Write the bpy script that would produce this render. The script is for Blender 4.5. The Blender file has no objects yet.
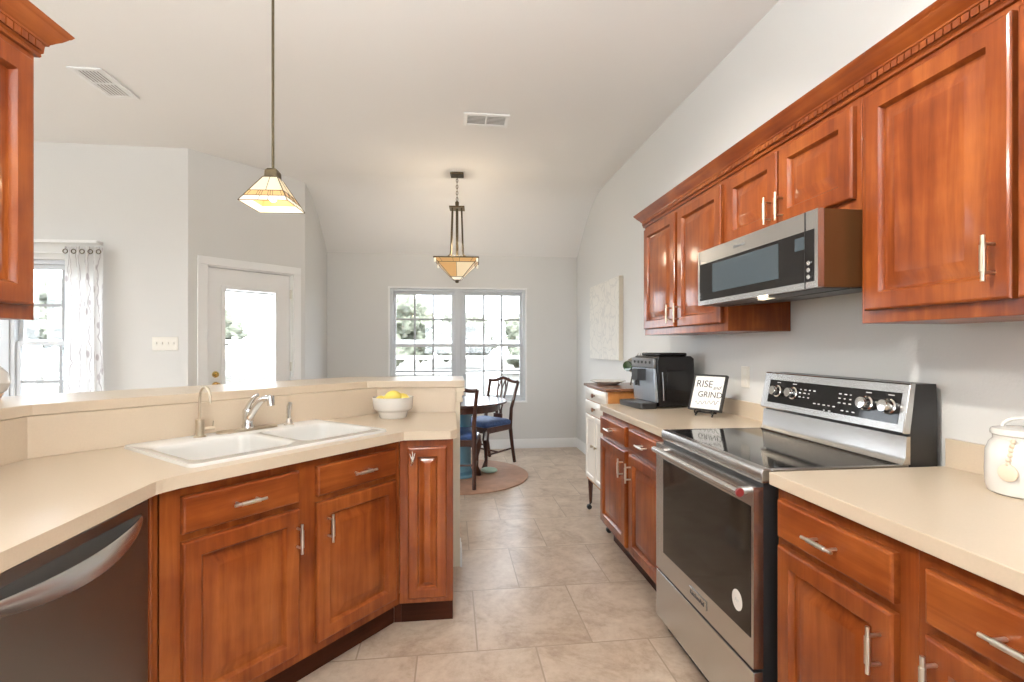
import bpy, bmesh, math, random
from mathutils import Matrix, Vector, noise

random.seed(7)
SC = bpy.context.scene
COL = SC.collection
PI = math.pi

# ------------------------------------------------------------------ camera, world, sun, exposure
F_PX = 495.0
cam_d = bpy.data.cameras.new('camera')
cam_d.sensor_fit = 'HORIZONTAL'
cam_d.sensor_width = 36.0
cam_d.lens = F_PX * 36.0 / 1024.0
cam_d.shift_y = 4.8 / 1024.0
cam_d.clip_start = 0.02
cam = bpy.data.objects.new('camera', cam_d)
COL.objects.link(cam)
cam.location = (0, 0, 1.304)
cam.rotation_euler = (PI / 2, 0, -math.atan(60.0 / F_PX))
SC.camera = cam

world = bpy.data.worlds.new('world')
SC.world = world
world.use_nodes = True
_b = world.node_tree.nodes['Background']
_b.inputs['Color'].default_value = (0.86, 0.93, 1.0, 1)
_b.inputs['Strength'].default_value = 7.0

sun_d = bpy.data.lights.new('sun', 'SUN')
sun_d.energy = 3.5
sun_d.angle = 0.02
sun_d.color = (1.0, 0.95, 0.88)
sun = bpy.data.objects.new('sun', sun_d)
COL.objects.link(sun)
sun.rotation_euler = (math.radians(35), math.radians(18), 0)

SC.view_settings.view_transform = 'Standard'
SC.view_settings.look = 'None'
SC.view_settings.exposure = 0.48
SC.view_settings.gamma = 1.0
SC.view_settings.use_curve_mapping = False


def portal(name, loc, rot, sx, sy):
    d = bpy.data.lights.new(name, 'AREA')
    d.shape = 'RECTANGLE'
    d.size, d.size_y = sx, sy
    d.cycles.is_portal = True
    o = bpy.data.objects.new(name, d)
    COL.objects.link(o)
    o.location, o.rotation_euler = loc, rot


portal('daylight_back', (0.083, 6.2, 1.31), (-PI / 2, 0, 0), 1.75, 1.5)
portal('daylight_left', (-3.7, 4.55, 1.34), (-PI / 2, 0, 0), 1.7, 1.5)
portal('daylight_far_left', (-6.45, 1.4, 1.33), (0, -PI / 2, 0), 2.4, 5.4)  # this and the next two portals serve added, unseen windows
portal('daylight_kitchen', (-1.47, -0.75, 1.64), (0, -PI / 2, 0), 1.14, 2.3)
portal('daylight_rear', (0.2, -2.97, 1.56), (PI / 2, 0, 0), 2.2, 1.13)


def lamp(name, loc, power, radius, color=(1, 0.93, 0.84)):
    d = bpy.data.lights.new(name, 'POINT')
    d.energy = power
    d.shadow_soft_size = radius
    d.color = color
    o = bpy.data.objects.new(name, d)
    COL.objects.link(o)
    o.location = loc
    return o


# added unseen fill lamps behind and beside the camera (their fixtures are built below)
FILL_LAMPS = [(-0.45, 0.15, 2.12), (0.1, -1.8, 2.2), (-4.6, 0.7, 2.3), (-4.0, -0.9, 2.3)]


def uplight(loc, power, size=0.40, color=(0.93, 0.97, 1.0)):
    d = bpy.data.lights.new('room_lamp', 'AREA')
    d.shape = 'DISK'
    d.size = size
    d.energy = power
    d.color = color
    o = bpy.data.objects.new('room_lamp', d)
    COL.objects.link(o)
    o.location = loc
    o.rotation_euler = (PI, 0, 0)


for _l, _p in zip(FILL_LAMPS, (84, 80, 118, 80)):
    uplight(_l, _p)

# ------------------------------------------------------------------ materials
MATS = {}


def new_mat(name):
    m = bpy.data.materials.new(name)
    m.use_nodes = True
    nt = m.node_tree
    b = nt.nodes['Principled BSDF']
    MATS[name] = m
    return m, nt, b


def nd(nt, t, **kw):
    n = nt.nodes.new(t)
    for k, v in kw.items():
        setattr(n, k, v)
    return n


def plain(name, col, rough=0.5, metal=0.0, coat=0.0, bump=0.0, bscale=80.0, vary=0.0, vscale=6.0, trans=0.0, spec=0.5):
    m, nt, b = new_mat(name)
    b.inputs['Base Color'].default_value = (*col, 1)
    b.inputs['Roughness'].default_value = rough
    b.inputs['Metallic'].default_value = metal
    b.inputs['Coat Weight'].default_value = coat
    b.inputs['Coat Roughness'].default_value = 0.12
    b.inputs['Specular IOR Level'].default_value = spec
    if trans:
        b.inputs['Transmission Weight'].default_value = trans
    tc = nd(nt, 'ShaderNodeTexCoord')
    if vary:
        n = nd(nt, 'ShaderNodeTexNoise')
        n.inputs['Scale'].default_value = vscale
        n.inputs['Detail'].default_value = 5
        nt.links.new(tc.outputs['Object'], n.inputs['Vector'])
        r = nd(nt, 'ShaderNodeValToRGB')
        r.color_ramp.elements[0].position = 0.3
        r.color_ramp.elements[1].position = 0.7
        r.color_ramp.elements[0].color = (*[c * (1 - vary) for c in col], 1)
        r.color_ramp.elements[1].color = (*[min(1, c * (1 + vary)) for c in col], 1)
        nt.links.new(n.outputs['Fac'], r.inputs['Fac'])
        nt.links.new(r.outputs['Color'], b.inputs['Base Color'])
    if bump:
        n = nd(nt, 'ShaderNodeTexNoise')
        n.inputs['Scale'].default_value = bscale
        n.inputs['Detail'].default_value = 3
        nt.links.new(tc.outputs['Object'], n.inputs['Vector'])
        bp = nd(nt, 'ShaderNodeBump')
        bp.inputs['Strength'].default_value = bump
        bp.inputs['Distance'].default_value = 0.003
        nt.links.new(n.outputs['Fac'], bp.inputs['Height'])
        nt.links.new(bp.outputs['Normal'], b.inputs['Normal'])
    return m


def wood(name, dark, mid, light, axis, rough=0.42, coat=0.55):
    m, nt, b = new_mat(name)
    tc = nd(nt, 'ShaderNodeTexCoord')
    oi = nd(nt, 'ShaderNodeObjectInfo')
    addv = nd(nt, 'ShaderNodeVectorMath', operation='MULTIPLY_ADD')
    addv.inputs[1].default_value = (1, 1, 1)
    mulr = nd(nt, 'ShaderNodeMath', operation='MULTIPLY')
    mulr.inputs[1].default_value = 17.0
    nt.links.new(oi.outputs['Random'], mulr.inputs[0])
    nt.links.new(tc.outputs['Object'], addv.inputs[0])
    nt.links.new(mulr.outputs[0], addv.inputs[2])
    mp = nd(nt, 'ShaderNodeMapping')
    sc = [22.0, 22.0, 22.0]
    sc['xyz'.index(axis)] = 1.6
    mp.inputs['Scale'].default_value = sc
    nt.links.new(addv.outputs[0], mp.inputs['Vector'])
    n1 = nd(nt, 'ShaderNodeTexNoise')
    n1.inputs['Scale'].default_value = 1.3
    n1.inputs['Detail'].default_value = 6
    n1.inputs['Roughness'].default_value = 0.6
    n1.inputs['Distortion'].default_value = 0.5
    nt.links.new(mp.outputs[0], n1.inputs['Vector'])
    n2 = nd(nt, 'ShaderNodeTexNoise')
    n2.inputs['Scale'].default_value = 5.0
    n2.inputs['Detail'].default_value = 3
    nt.links.new(addv.outputs[0], n2.inputs['Vector'])
    mx = nd(nt, 'ShaderNodeMix')
    mx.inputs[0].default_value = 0.5
    nt.links.new(n1.outputs['Fac'], mx.inputs[2])
    nt.links.new(n2.outputs['Fac'], mx.inputs[3])
    r = nd(nt, 'ShaderNodeValToRGB')
    e = r.color_ramp.elements
    e[0].position, e[0].color = 0.30, (*dark, 1)
    e[1].position, e[1].color = 0.72, (*light, 1)
    k = e.new(0.5)
    k.color = (*mid, 1)
    nt.links.new(mx.outputs[0], r.inputs['Fac'])
    nt.links.new(r.outputs['Color'], b.inputs['Base Color'])
    b.inputs['Roughness'].default_value = rough
    b.inputs['Coat Weight'].default_value = coat
    b.inputs['Coat Roughness'].default_value = 0.13
    b.inputs['Specular IOR Level'].default_value = 0.12
    return m


CH = ((0.105, 0.017, 0.0035), (0.212, 0.047, 0.009), (0.335, 0.098, 0.020))
wood('cherry', *CH, 'z')
wood('cherry_across', *CH, 'x')
wood('cherry_long', *CH, 'y')
wood('dark_wood', (0.035, 0.012, 0.008), (0.06, 0.022, 0.014), (0.10, 0.04, 0.025), 'z', 0.3, 0.4)
wood('brown_wood', (0.10, 0.035, 0.015), (0.16, 0.06, 0.025), (0.22, 0.09, 0.04), 'x', 0.3, 0.4)
wood('honey_wood', (0.33, 0.12, 0.03), (0.45, 0.18, 0.05), (0.55, 0.25, 0.08), 'y', 0.3, 0.4)
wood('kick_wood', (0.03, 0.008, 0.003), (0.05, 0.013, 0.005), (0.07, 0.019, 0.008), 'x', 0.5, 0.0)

plain('wall_paint', (0.66, 0.655, 0.635), 0.85, bump=0.25, bscale=90, spec=0.2)
plain('ceiling_paint', (0.80, 0.79, 0.77), 0.9, bump=0.15, bscale=70, spec=0.1)
plain('trim_white', (0.80, 0.80, 0.79), 0.45)
plain('vinyl_white', (0.56, 0.58, 0.60), 0.4)  # white vinyl greyed: backlit shade put into the colour
plain('muntin_grey', (0.34, 0.35, 0.36), 0.5)  # bars darkened: shade against the bright outdoors put into the colour
plain('laminate', (0.58, 0.475, 0.355), 0.3, vary=0.02, vscale=160, coat=0.1)
plain('cream_paint', (0.68, 0.60, 0.46), 0.6)
plain('pale_paint', (0.72, 0.66, 0.58), 0.3, coat=0.5)  # wood fronts paled: window glare put into the colour
plain('sink_white', (0.70, 0.69, 0.655), 0.2, coat=0.4)
plain('ceramic_white', (0.70, 0.675, 0.63), 0.25, coat=0.5, bump=0.05, bscale=20)
plain('ceramic_cream', (0.80, 0.76, 0.69), 0.3, coat=0.4)
plain('peach_glaze', (0.65, 0.42, 0.28), 0.4)
plain('steel', (0.62, 0.61, 0.60), 0.27, metal=1.0)
plain('steel_dark', (0.27, 0.265, 0.265), 0.33, metal=1.0)
plain('chrome', (0.75, 0.74, 0.72), 0.1, metal=1.0)
plain('champagne', (0.55, 0.47, 0.36), 0.3, metal=1.0)
plain('nickel', (0.70, 0.67, 0.62), 0.28, metal=1.0)
plain('brass', (0.75, 0.55, 0.22), 0.2, metal=1.0)
plain('bronze', (0.10, 0.075, 0.04), 0.45, metal=0.6)
plain('black_glass', (0.010, 0.009, 0.009), 0.06, coat=0.1, spec=0.35)
plain('oven_glass', (0.014, 0.009, 0.006), 0.07, coat=0.15, spec=0.4)
plain('mw_screen', (0.045, 0.06, 0.07), 0.12, coat=0.2)
plain('black_plastic', (0.018, 0.017, 0.017), 0.35)
plain('black_gloss', (0.010, 0.009, 0.009), 0.25, coat=0.1, spec=0.3)
plain('mw_side', (0.13, 0.06, 0.022), 0.3, metal=0.6)  # dark metal case browned: cherry wood reflection put into the colour
plain('silver_plastic', (0.42, 0.47, 0.53), 0.22, metal=0.7)
plain('pocket_grey', (0.13, 0.135, 0.13), 0.4, metal=0.6)
plain('red_enamel', (0.2, 0.02, 0.02), 0.3, coat=0.5)
plain('paper_white', (0.82, 0.80, 0.76), 0.7)
plain('ink', (0.03, 0.03, 0.03), 0.7)
plain('ink_grey', (0.22, 0.22, 0.22), 0.6)
plain('mark_grey', (0.6, 0.6, 0.6), 0.5)
plain('plate_white', (0.80, 0.78, 0.72), 0.35)
plain('plate_cream', (0.78, 0.75, 0.68), 0.4)
plain('lemon', (0.78, 0.62, 0.12), 0.45, bump=0.2, bscale=120)
plain('blue_fabric', (0.035, 0.075, 0.20), 0.7, vary=0.25, vscale=40)
plain('teal_glaze', (0.10, 0.24, 0.33), 0.25, coat=0.3)
plain('mint_glaze', (0.45, 0.60, 0.50), 0.35)
plain('mat_brown', (0.42, 0.235, 0.15), 0.5, vary=0.15, vscale=9)
plain('mat_edge', (0.12, 0.06, 0.035), 0.7)
plain('bottle_green', (0.02, 0.045, 0.012), 0.08, coat=0.6)
plain('wicker', (0.26, 0.22, 0.17), 0.7, vary=0.5, vscale=120, bump=0.8, bscale=150)
plain('bead_wood', (0.72, 0.58, 0.44), 0.5)
plain('grout_dark', (0.02, 0.02, 0.02), 0.9)
plain('grass', (0.088, 0.085, 0.072), 0.95, vary=0.2, vscale=0.6)
plain('leaf_a', (0.16, 0.175, 0.13), 0.9, vary=0.3, vscale=3.0)
plain('leaf_b', (0.19, 0.20, 0.16), 0.9, vary=0.3, vscale=3.0)
plain('bark', (0.12, 0.09, 0.06), 0.9)
plain('stone_grey', (0.42, 0.40, 0.37), 0.9, vary=0.3, vscale=5)
plain('vent_dark', (0.25, 0.23, 0.2), 0.8)
plain('canvas_edge', (0.62, 0.57, 0.47), 0.8)
plain('plastic_black_caster', (0.02, 0.02, 0.02), 0.4)


def make_glass():
    m, nt, b = new_mat('window_glass')
    nt.nodes.remove(b)
    t = nd(nt, 'ShaderNodeBsdfTransparent')
    g = nd(nt, 'ShaderNodeBsdfGlossy')
    g.inputs['Roughness'].default_value = 0.02
    mx = nd(nt, 'ShaderNodeMixShader')
    mx.inputs[0].default_value = 0.06
    nt.links.new(t.outputs[0], mx.inputs[1])
    nt.links.new(g.outputs[0], mx.inputs[2])
    nt.links.new(mx.outputs[0], nt.nodes['Material Output'].inputs['Surface'])


make_glass()


def make_tile():
    m, nt, b = new_mat('floor_tile')
    tc = nd(nt, 'ShaderNodeTexCoord')
    mp = nd(nt, 'ShaderNodeMapping')
    mp.inputs['Location'].default_value = (0.1445, -2.117, 0)
    nt.links.new(tc.outputs['Object'], mp.inputs['Vector'])
    br = nd(nt, 'ShaderNodeTexBrick')
    br.offset = 0.5
    br.offset_frequency = 2
    br.inputs['Scale'].default_value = 1.0
    br.inputs['Brick Width'].default_value = 0.505
    br.inputs['Row Height'].default_value = 0.5255
    br.inputs['Mortar Size'].default_value = 0.0035
    br.inputs['Mortar Smooth'].default_value = 0.1
    br.inputs['Bias'].default_value = 0.0
    br.inputs['Color1'].default_value = (0.0, 0.0, 0.0, 1)
    br.inputs['Color2'].default_value = (1, 1, 1, 1)
    br.inputs['Mortar'].default_value = (0.5, 0.5, 0.5, 1)
    nt.links.new(mp.outputs[0], br.inputs['Vector'])
    # per tile shift of the cloudy stone pattern
    sh = nd(nt, 'ShaderNodeVectorMath', operation='MULTIPLY_ADD')
    sh.inputs[1].default_value = (1, 1, 1)
    sc3 = nd(nt, 'ShaderNodeVectorMath', operation='SCALE')
    sc3.inputs['Scale'].default_value = 9.0
    nt.links.new(br.outputs['Color'], sc3.inputs[0])
    nt.links.new(tc.outputs['Object'], sh.inputs[0])
    nt.links.new(sc3.outputs[0], sh.inputs[2])
    n1 = nd(nt, 'ShaderNodeTexNoise')
    n1.inputs['Scale'].default_value = 3.2
    n1.inputs['Detail'].default_value = 9
    n1.inputs['Roughness'].default_value = 0.62
    n1.inputs['Distortion'].default_value = 1.4
    nt.links.new(sh.outputs[0], n1.inputs['Vector'])
    n2 = nd(nt, 'ShaderNodeTexNoise')
    n2.inputs['Scale'].default_value = 26
    n2.inputs['Detail'].default_value = 6
    n2.inputs['Roughness'].default_value = 0.7
    nt.links.new(sh.outputs[0], n2.inputs['Vector'])
    mx = nd(nt, 'ShaderNodeMix')
    mx.inputs[0].default_value = 0.35
    nt.links.new(n1.outputs['Fac'], mx.inputs[2])
    nt.links.new(n2.outputs['Fac'], mx.inputs[3])
    r = nd(nt, 'ShaderNodeValToRGB')
    e = r.color_ramp.elements
    e[0].position, e[0].color = 0.32, (0.33, 0.225, 0.15, 1)
    e[1].position, e[1].color = 0.68, (0.66, 0.545, 0.43, 1)
    k = e.new(0.5)
    k.color = (0.525, 0.405, 0.305, 1)
    nt.links.new(mx.outputs[0], r.inputs['Fac'])
    mc = nd(nt, 'ShaderNodeMix', data_type='RGBA')
    nt.links.new(br.outputs['Fac'], mc.inputs[0])
    nt.links.new(r.outputs['Color'], mc.inputs[6])
    mc.inputs[7].default_value = (0.36, 0.27, 0.19, 1)
    nt.links.new(mc.outputs[2], b.inputs['Base Color'])
    b.inputs['Roughness'].default_value = 0.28
    b.inputs['Specular IOR Level'].default_value = 0.5
    bp = nd(nt, 'ShaderNodeBump')
    bp.inputs['Strength'].default_value = 0.25
    bp.inputs['Distance'].default_value = 0.002
    inv = nd(nt, 'ShaderNodeMath', operation='MULTIPLY_ADD')
    inv.inputs[1].default_value = -1.0
    nt.links.new(br.outputs['Fac'], inv.inputs[0])
    nt.links.new(n2.outputs['Fac'], inv.inputs[2])
    nt.links.new(inv.outputs[0], bp.inputs['Height'])
    nt.links.new(bp.outputs['Normal'], b.inputs['Normal'])


make_tile()


def make_curtain_mat():
    m, nt, b = new_mat('curtain_cloth')
    tc = nd(nt, 'ShaderNodeTexCoord')
    w = nd(nt, 'ShaderNodeTexWave')
    w.bands_direction = 'X'
    w.inputs['Scale'].default_value = 4.5
    w.inputs['Distortion'].default_value = 5.0
    w.inputs['Detail'].default_value = 2.0
    w.inputs['Detail Scale'].default_value = 1.2
    nt.links.new(tc.outputs['UV'], w.inputs['Vector'])
    r1 = nd(nt, 'ShaderNodeValToRGB')
    r1.color_ramp.elements[0].position = 0.96
    r1.color_ramp.elements[1].position = 0.98
    nt.links.new(w.outputs['Fac'], r1.inputs['Fac'])
    v = nd(nt, 'ShaderNodeTexVoronoi')
    v.inputs['Scale'].default_value = 9.0
    mp = nd(nt, 'ShaderNodeMapping')
    mp.inputs['Scale'].default_value = (1.4, 0.75, 1)
    mp.inputs['Rotation'].default_value = (0, 0, 0.6)
    nt.links.new(tc.outputs['UV'], mp.inputs['Vector'])
    nt.links.new(mp.outputs[0], v.inputs['Vector'])
    r2 = nd(nt, 'ShaderNodeValToRGB')
    r2.color_ramp.elements[0].position = 0.16
    r2.color_ramp.elements[0].color = (1, 1, 1, 1)
    r2.color_ramp.elements[1].position = 0.26
    r2.color_ramp.elements[1].color = (0, 0, 0, 1)
    nt.links.new(v.outputs['Distance'], r2.inputs['Fac'])
    mxm = nd(nt, 'ShaderNodeMath', operation='MAXIMUM')
    nt.links.new(r1.outputs['Color'], mxm.inputs[0])
    nt.links.new(r2.outputs['Color'], mxm.inputs[1])
    mc = nd(nt, 'ShaderNodeMix', data_type='RGBA')
    nt.links.new(mxm.outputs[0], mc.inputs[0])
    mc.inputs[6].default_value = (0.86, 0.85, 0.84, 1)
    mc.inputs[7].default_value = (0.55, 0.50, 0.51, 1)
    nt.links.new(mc.outputs[2], b.inputs['Base Color'])
    b.inputs['Roughness'].default_value = 0.9
    tl = nd(nt, 'ShaderNodeBsdfTranslucent')
    nt.links.new(mc.outputs[2], tl.inputs['Color'])
    ms = nd(nt, 'ShaderNodeMixShader')
    ms.inputs[0].default_value = 0.5
    nt.links.new(b.outputs[0], ms.inputs[1])
    nt.links.new(tl.outputs[0], ms.inputs[2])
    nt.links.new(ms.outputs[0], nt.nodes['Material Output'].inputs['Surface'])


make_curtain_mat()


def make_art():
    m, nt, b = new_mat('white_relief_art')
    tc = nd(nt, 'ShaderNodeTexCoord')
    n = nd(nt, 'ShaderNodeTexVoronoi')
    n.feature = 'DISTANCE_TO_EDGE'
    n.inputs['Scale'].default_value = 5.0
    nz = nd(nt, 'ShaderNodeTexNoise')
    nz.inputs['Scale'].default_value = 3.0
    nt.links.new(tc.outputs['Object'], nz.inputs['Vector'])
    ad = nd(nt, 'ShaderNodeVectorMath', operation='ADD')
    nt.links.new(tc.outputs['Object'], ad.inputs[0])
    nt.links.new(nz.outputs['Color'], ad.inputs[1])
    nt.links.new(ad.outputs[0], n.inputs['Vector'])
    r = nd(nt, 'ShaderNodeValToRGB')
    r.color_ramp.elements[0].color = (0.64, 0.63, 0.60, 1)
    r.color_ramp.elements[1].color = (0.74, 0.72, 0.67, 1)
    r.color_ramp.elements[1].position = 0.09
    nt.links.new(n.outputs['Distance'], r.inputs['Fac'])
    nt.links.new(r.outputs['Color'], b.inputs['Base Color'])
    b.inputs['Roughness'].default_value = 0.85
    bp = nd(nt, 'ShaderNodeBump')
    bp.inputs['Strength'].default_value = 0.6
    bp.inputs['Distance'].default_value = 0.01
    nt.links.new(r.outputs['Color'], bp.inputs['Height'])
    nt.links.new(bp.outputs['Normal'], b.inputs['Normal'])


make_art()


def glow(name, col, strength, base=(0.8, 0.7, 0.5)):
    m, nt, b = new_mat(name)
    b.inputs['Base Color'].default_value = (*base, 1)
    b.inputs['Roughness'].default_value = 0.3
    b.inputs['Emission Color'].default_value = (*col, 1)
    b.inputs['Emission Strength'].default_value = strength
    return m


glow('shade_cream', (1.0, 0.80, 0.50), 0.34, (0.62, 0.52, 0.36))
glow('shade_amber', (1.0, 0.58, 0.24), 0.26, (0.5, 0.3, 0.12))
glow('shade_white', (1.0, 0.90, 0.70), 0.5, (0.7, 0.65, 0.55))
glow('bulb', (1.0, 0.93, 0.80), 4.0)
glow('hood_lamp', (1.0, 0.86, 0.6), 0.55, (0.6, 0.55, 0.45))
glow('diffuser', (1.0, 0.95, 0.88), 1.2)  # glowing bowls of the added fill lamps


# ------------------------------------------------------------------ geometry helpers
class MB:
    def __init__(self):
        self.bm = bmesh.new()

    def verts(self, cs):
        return [self.bm.verts.new(c) for c in cs]

    def face(self, vs):
        try:
            return self.bm.faces.new(vs)
        except ValueError:
            return None

    def box(self, x0, x1, y0, y1, z0, z1, M=None):
        c = [(x0, y0, z0), (x1, y0, z0), (x1, y1, z0), (x0, y1, z0), (x0, y0, z1), (x1, y0, z1), (x1, y1, z1), (x0, y1, z1)]
        if M is not None:
            c = [M @ Vector(p) for p in c]
        v = self.verts(c)
        for f in ((0, 3, 2, 1), (4, 5, 6, 7), (0, 1, 5, 4), (1, 2, 6, 5), (2, 3, 7, 6), (3, 0, 4, 7)):
            self.face([v[i] for i in f])
        return self

    def prism(self, pts, z0, z1):
        a = self.verts([(x, y, z0) for x, y in pts])
        b = self.verts([(x, y, z1) for x, y in pts])
        self.face(a[::-1])
        self.face(b)
        n = len(pts)
        for i in range(n):
            j = (i + 1) % n
            self.face([a[i], a[j], b[j], b[i]])
        return self

    def prism_axis(self, pts, a0, a1, axis='x'):
        """polygon in the two other axes, extruded along axis"""
        def mk(p, q):
            return {'x': (q, p[0], p[1]), 'y': (p[0], q, p[1]), 'z': (p[0], p[1], q)}[axis]
        a = self.verts([mk(p, a0) for p in pts])
        b = self.verts([mk(p, a1) for p in pts])
        self.face(a[::-1])
        self.face(b)
        n = len(pts)
        for i in range(n):
            j = (i + 1) % n
            self.face([a[i], a[j], b[j], b[i]])
        return self

    def loft(self, loops, cap0=True, cap1=True, closed=True):
        vs = [self.verts(l) for l in loops]
        n = len(loops[0])
        for a, b in zip(vs, vs[1:]):
            for i in range(n if closed else n - 1):
                j = (i + 1) % n
                self.face([a[i], a[j], b[j], b[i]])
        if cap0:
            self.face(vs[0][::-1])
        if cap1:
            self.face(vs[-1])
        return vs

    def tube(self, path, r, n=10, cap=True):
        path = [Vector(p) for p in path]
        rs = r if isinstance(r, (list, tuple)) else [r] * len(path)
        loops = []
        up = None
        for i, p in enumerate(path):
            if i == 0:
                t = path[1] - p
            elif i == len(path) - 1:
                t = p - path[i - 1]
            else:
                t = (path[i + 1] - p).normalized() + (p - path[i - 1]).normalized()
            t.normalize()
            if up is None:
                up = t.orthogonal().normalized()
            else:
                up = (up - t * up.dot(t))
                up = up.normalized() if up.length > 1e-6 else t.orthogonal().normalized()
            s = t.cross(up)
            loops.append([p + (up * math.cos(a) + s * math.sin(a)) * rs[i] for a in [2 * PI * k / n for k in range(n)]])
        self.loft(loops, cap, cap)
        return self

    def lathe(self, prof, c=(0, 0, 0), n=32, M=None):
        loops = []
        for r, z in prof:
            l = [Vector((c[0] + r * math.cos(2 * PI * k / n), c[1] + r * math.sin(2 * PI * k / n), c[2] + z)) for k in range(n)]
            if M is not None:
                l = [M @ p for p in l]
            loops.append(l)
        self.loft(loops, True, True)
        return self

    def ellipsoid(self, c, rx, ry, rz, n=20, m=12, M=None):
        loops = []
        for i in range(m + 1):
            th = PI * (0.02 + 0.96 * i / m)
            l = [Vector((rx * math.sin(th) * math.cos(2 * PI * k / n), ry * math.sin(th) * math.sin(2 * PI * k / n), -rz * math.cos(th))) for k in range(n)]
            if M is not None:
                l = [M @ p for p in l]
            loops.append([p + Vector(c) for p in l])
        self.loft(loops, True, True)
        return self

    def rings(self, x0, z0, w, h, prof, cap=True):
        """rectangular face built of nested rectangles: prof = (inset, y)"""
        loops = []
        for ins, y in prof:
            loops.append([(x0 + ins, y, z0 + ins), (x0 + w - ins, y, z0 + ins), (x0 + w - ins, y, z0 + h - ins), (x0 + ins, y, z0 + h - ins)])
        self.loft(loops, True, cap)
        return self

    def build(self, name, mat, parent=None, bevel=0.0, smooth=True, angle=0.6, seg=2, loc=None, rotz=0.0):
        bm = self.bm
        bmesh.ops.recalc_face_normals(bm, faces=bm.faces)
        me = bpy.data.meshes.new(name)
        bm.to_mesh(me)
        bm.free()
        if smooth:
            for p in me.polygons:
                p.use_smooth = True
            me.set_sharp_from_angle(angle=angle)
        me.materials.append(MATS[mat] if isinstance(mat, str) else mat)
        o = bpy.data.objects.new(name, me)
        COL.objects.link(o)
        if parent is not None:
            o.parent = parent
        if loc is not None:
            o.location = loc
        o.rotation_euler = (0, 0, rotz)
        if bevel:
            b = o.modifiers.new('bevel', 'BEVEL')
            b.width = bevel
            b.segments = seg
            b.limit_method = 'ANGLE'
            b.angle_limit = 0.7
            b.harden_normals = False
        return o


def tag(o, label, cat, group=None, kind=None):
    o['label'] = label
    o['category'] = cat
    if group:
        o['group'] = group
    if kind:
        o['kind'] = kind
    return o


def thing(name, label, cat, loc=(0, 0, 0), rotz=0.0, group=None):
    o = bpy.data.objects.new(name, None)
    o.empty_display_size = 0.1
    COL.objects.link(o)
    o.location = loc
    o.rotation_euler = (0, 0, rotz)
    return tag(o, label, cat, group)


def struct(o):
    o['kind'] = 'structure'
    return o


def struct_root(name, loc, rotz):
    o = bpy.data.objects.new(name, None)
    COL.objects.link(o)
    o.location = loc
    o.rotation_euler = (0, 0, rotz)
    o['kind'] = 'structure'
    return o


def dup(root, loc, rotz, label, group=None):
    r = root.copy()
    COL.objects.link(r)
    r.location = loc
    r.rotation_euler = (0, 0, rotz)
    r['label'] = label
    if group:
        r['group'] = group
    for ch in list(root.children):
        c = ch.copy()
        COL.objects.link(c)
        c.parent = r
        for g in ch.children:
            d = g.copy()
            COL.objects.link(d)
            d.parent = c
    return r


def rrect(cx, cy, w, h, r, n=5):
    pts = []
    for sx, sy, a0 in ((1, 1, 0), (-1, 1, 90), (-1, -1, 180), (1, -1, 270)):
        for k in range(n + 1):
            a = math.radians(a0 + 90 * k / n)
            pts.append((cx + sx * (w / 2 - r) + r * math.cos(a), cy + sy * (h / 2 - r) + r * math.sin(a)))
    return pts


def text(name, body, size, mat, parent, loc, rot, shear=0.0, ext=0.0004, align='CENTER'):
    c = bpy.data.curves.new(name, 'FONT')
    c.body = body
    c.size = size
    c.align_x = align
    c.align_y = 'CENTER'
    c.extrude = ext
    c.shear = shear
    c.materials.append(MATS[mat])
    tmp = bpy.data.objects.new(name, c)
    me = bpy.data.meshes.new_from_object(tmp)
    bpy.data.objects.remove(tmp)
    o = bpy.data.objects.new(name, me)
    COL.objects.link(o)
    o.parent = parent
    o.location = loc
    o.rotation_euler = rot
    return o


# ------------------------------------------------------------------ room shell
X_R, Y_B, Z_C = 1.604, 6.25, 3.01
X_N, Y_N = -1.51, 5.34          # nook's short wall
X_D, Y_D = -2.265, 4.585        # corner of door wall and window wall
X_L, Y_F = -6.5, -3.0
foot = [(X_R, Y_F), (X_R, Y_B), (X_N, Y_B), (X_N, Y_N), (X_D, Y_D), (X_L, Y_D), (X_L, Y_F)]
struct(MB().prism(foot, -0.1, 0.0).build('floor', 'floor_tile', smooth=False))
cfoot = [(X_R, Y_F), (X_R, 5.1), (X_N, 5.1), (X_N - 0.24, 5.1), (X_D, Y_D), (X_L, Y_D), (X_L, Y_F)]
mb = MB().prism(cfoot, Z_C, Z_C + 0.1)
prof = [(5.1, Z_C), (5.3, 2.998), (5.45, 2.968), (5.6, 2.912), (5.75, 2.832), (5.9, 2.735), (6.05, 2.618), (6.25, 2.445)]
mb.prism_axis(prof + [(6.25, 3.11), (5.1, 3.11)], X_N - 0.24, X_R, 'x')
struct(mb.build('ceiling', 'ceiling_paint', angle=0.35))


def wall(name, p0, p1, z0, z1, holes=(), t=0.14, mat='wall_paint'):
    """p0->p1 seen from inside left to right; thickness goes outwards (left-hand normal)"""
    p0, p1 = Vector((*p0, 0)), Vector((*p1, 0))
    L = (p1 - p0).length
    a = math.atan2(p1.y - p0.y, p1.x - p0.x)
    mb = MB()
    cuts = sorted(set([0, L] + [h[0] for h in holes] + [h[1] for h in holes]))
    for s0, s1 in zip(cuts, cuts[1:]):
        hs = [h for h in holes if h[0] <= s0 + 1e-6 and h[1] >= s1 - 1e-6]
        if not hs:
            mb.box(s0, s1, 0, t, z0, z1)
        else:
            h = hs[0]
            if h[2] > z0:
                mb.box(s0, s1, 0, t, z0, h[2])
            if h[3] < z1:
                mb.box(s0, s1, 0, t, h[3], z1)
    return struct(mb.build(name, mat, loc=(p0.x, p0.y, 0), rotz=a, smooth=False))


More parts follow.
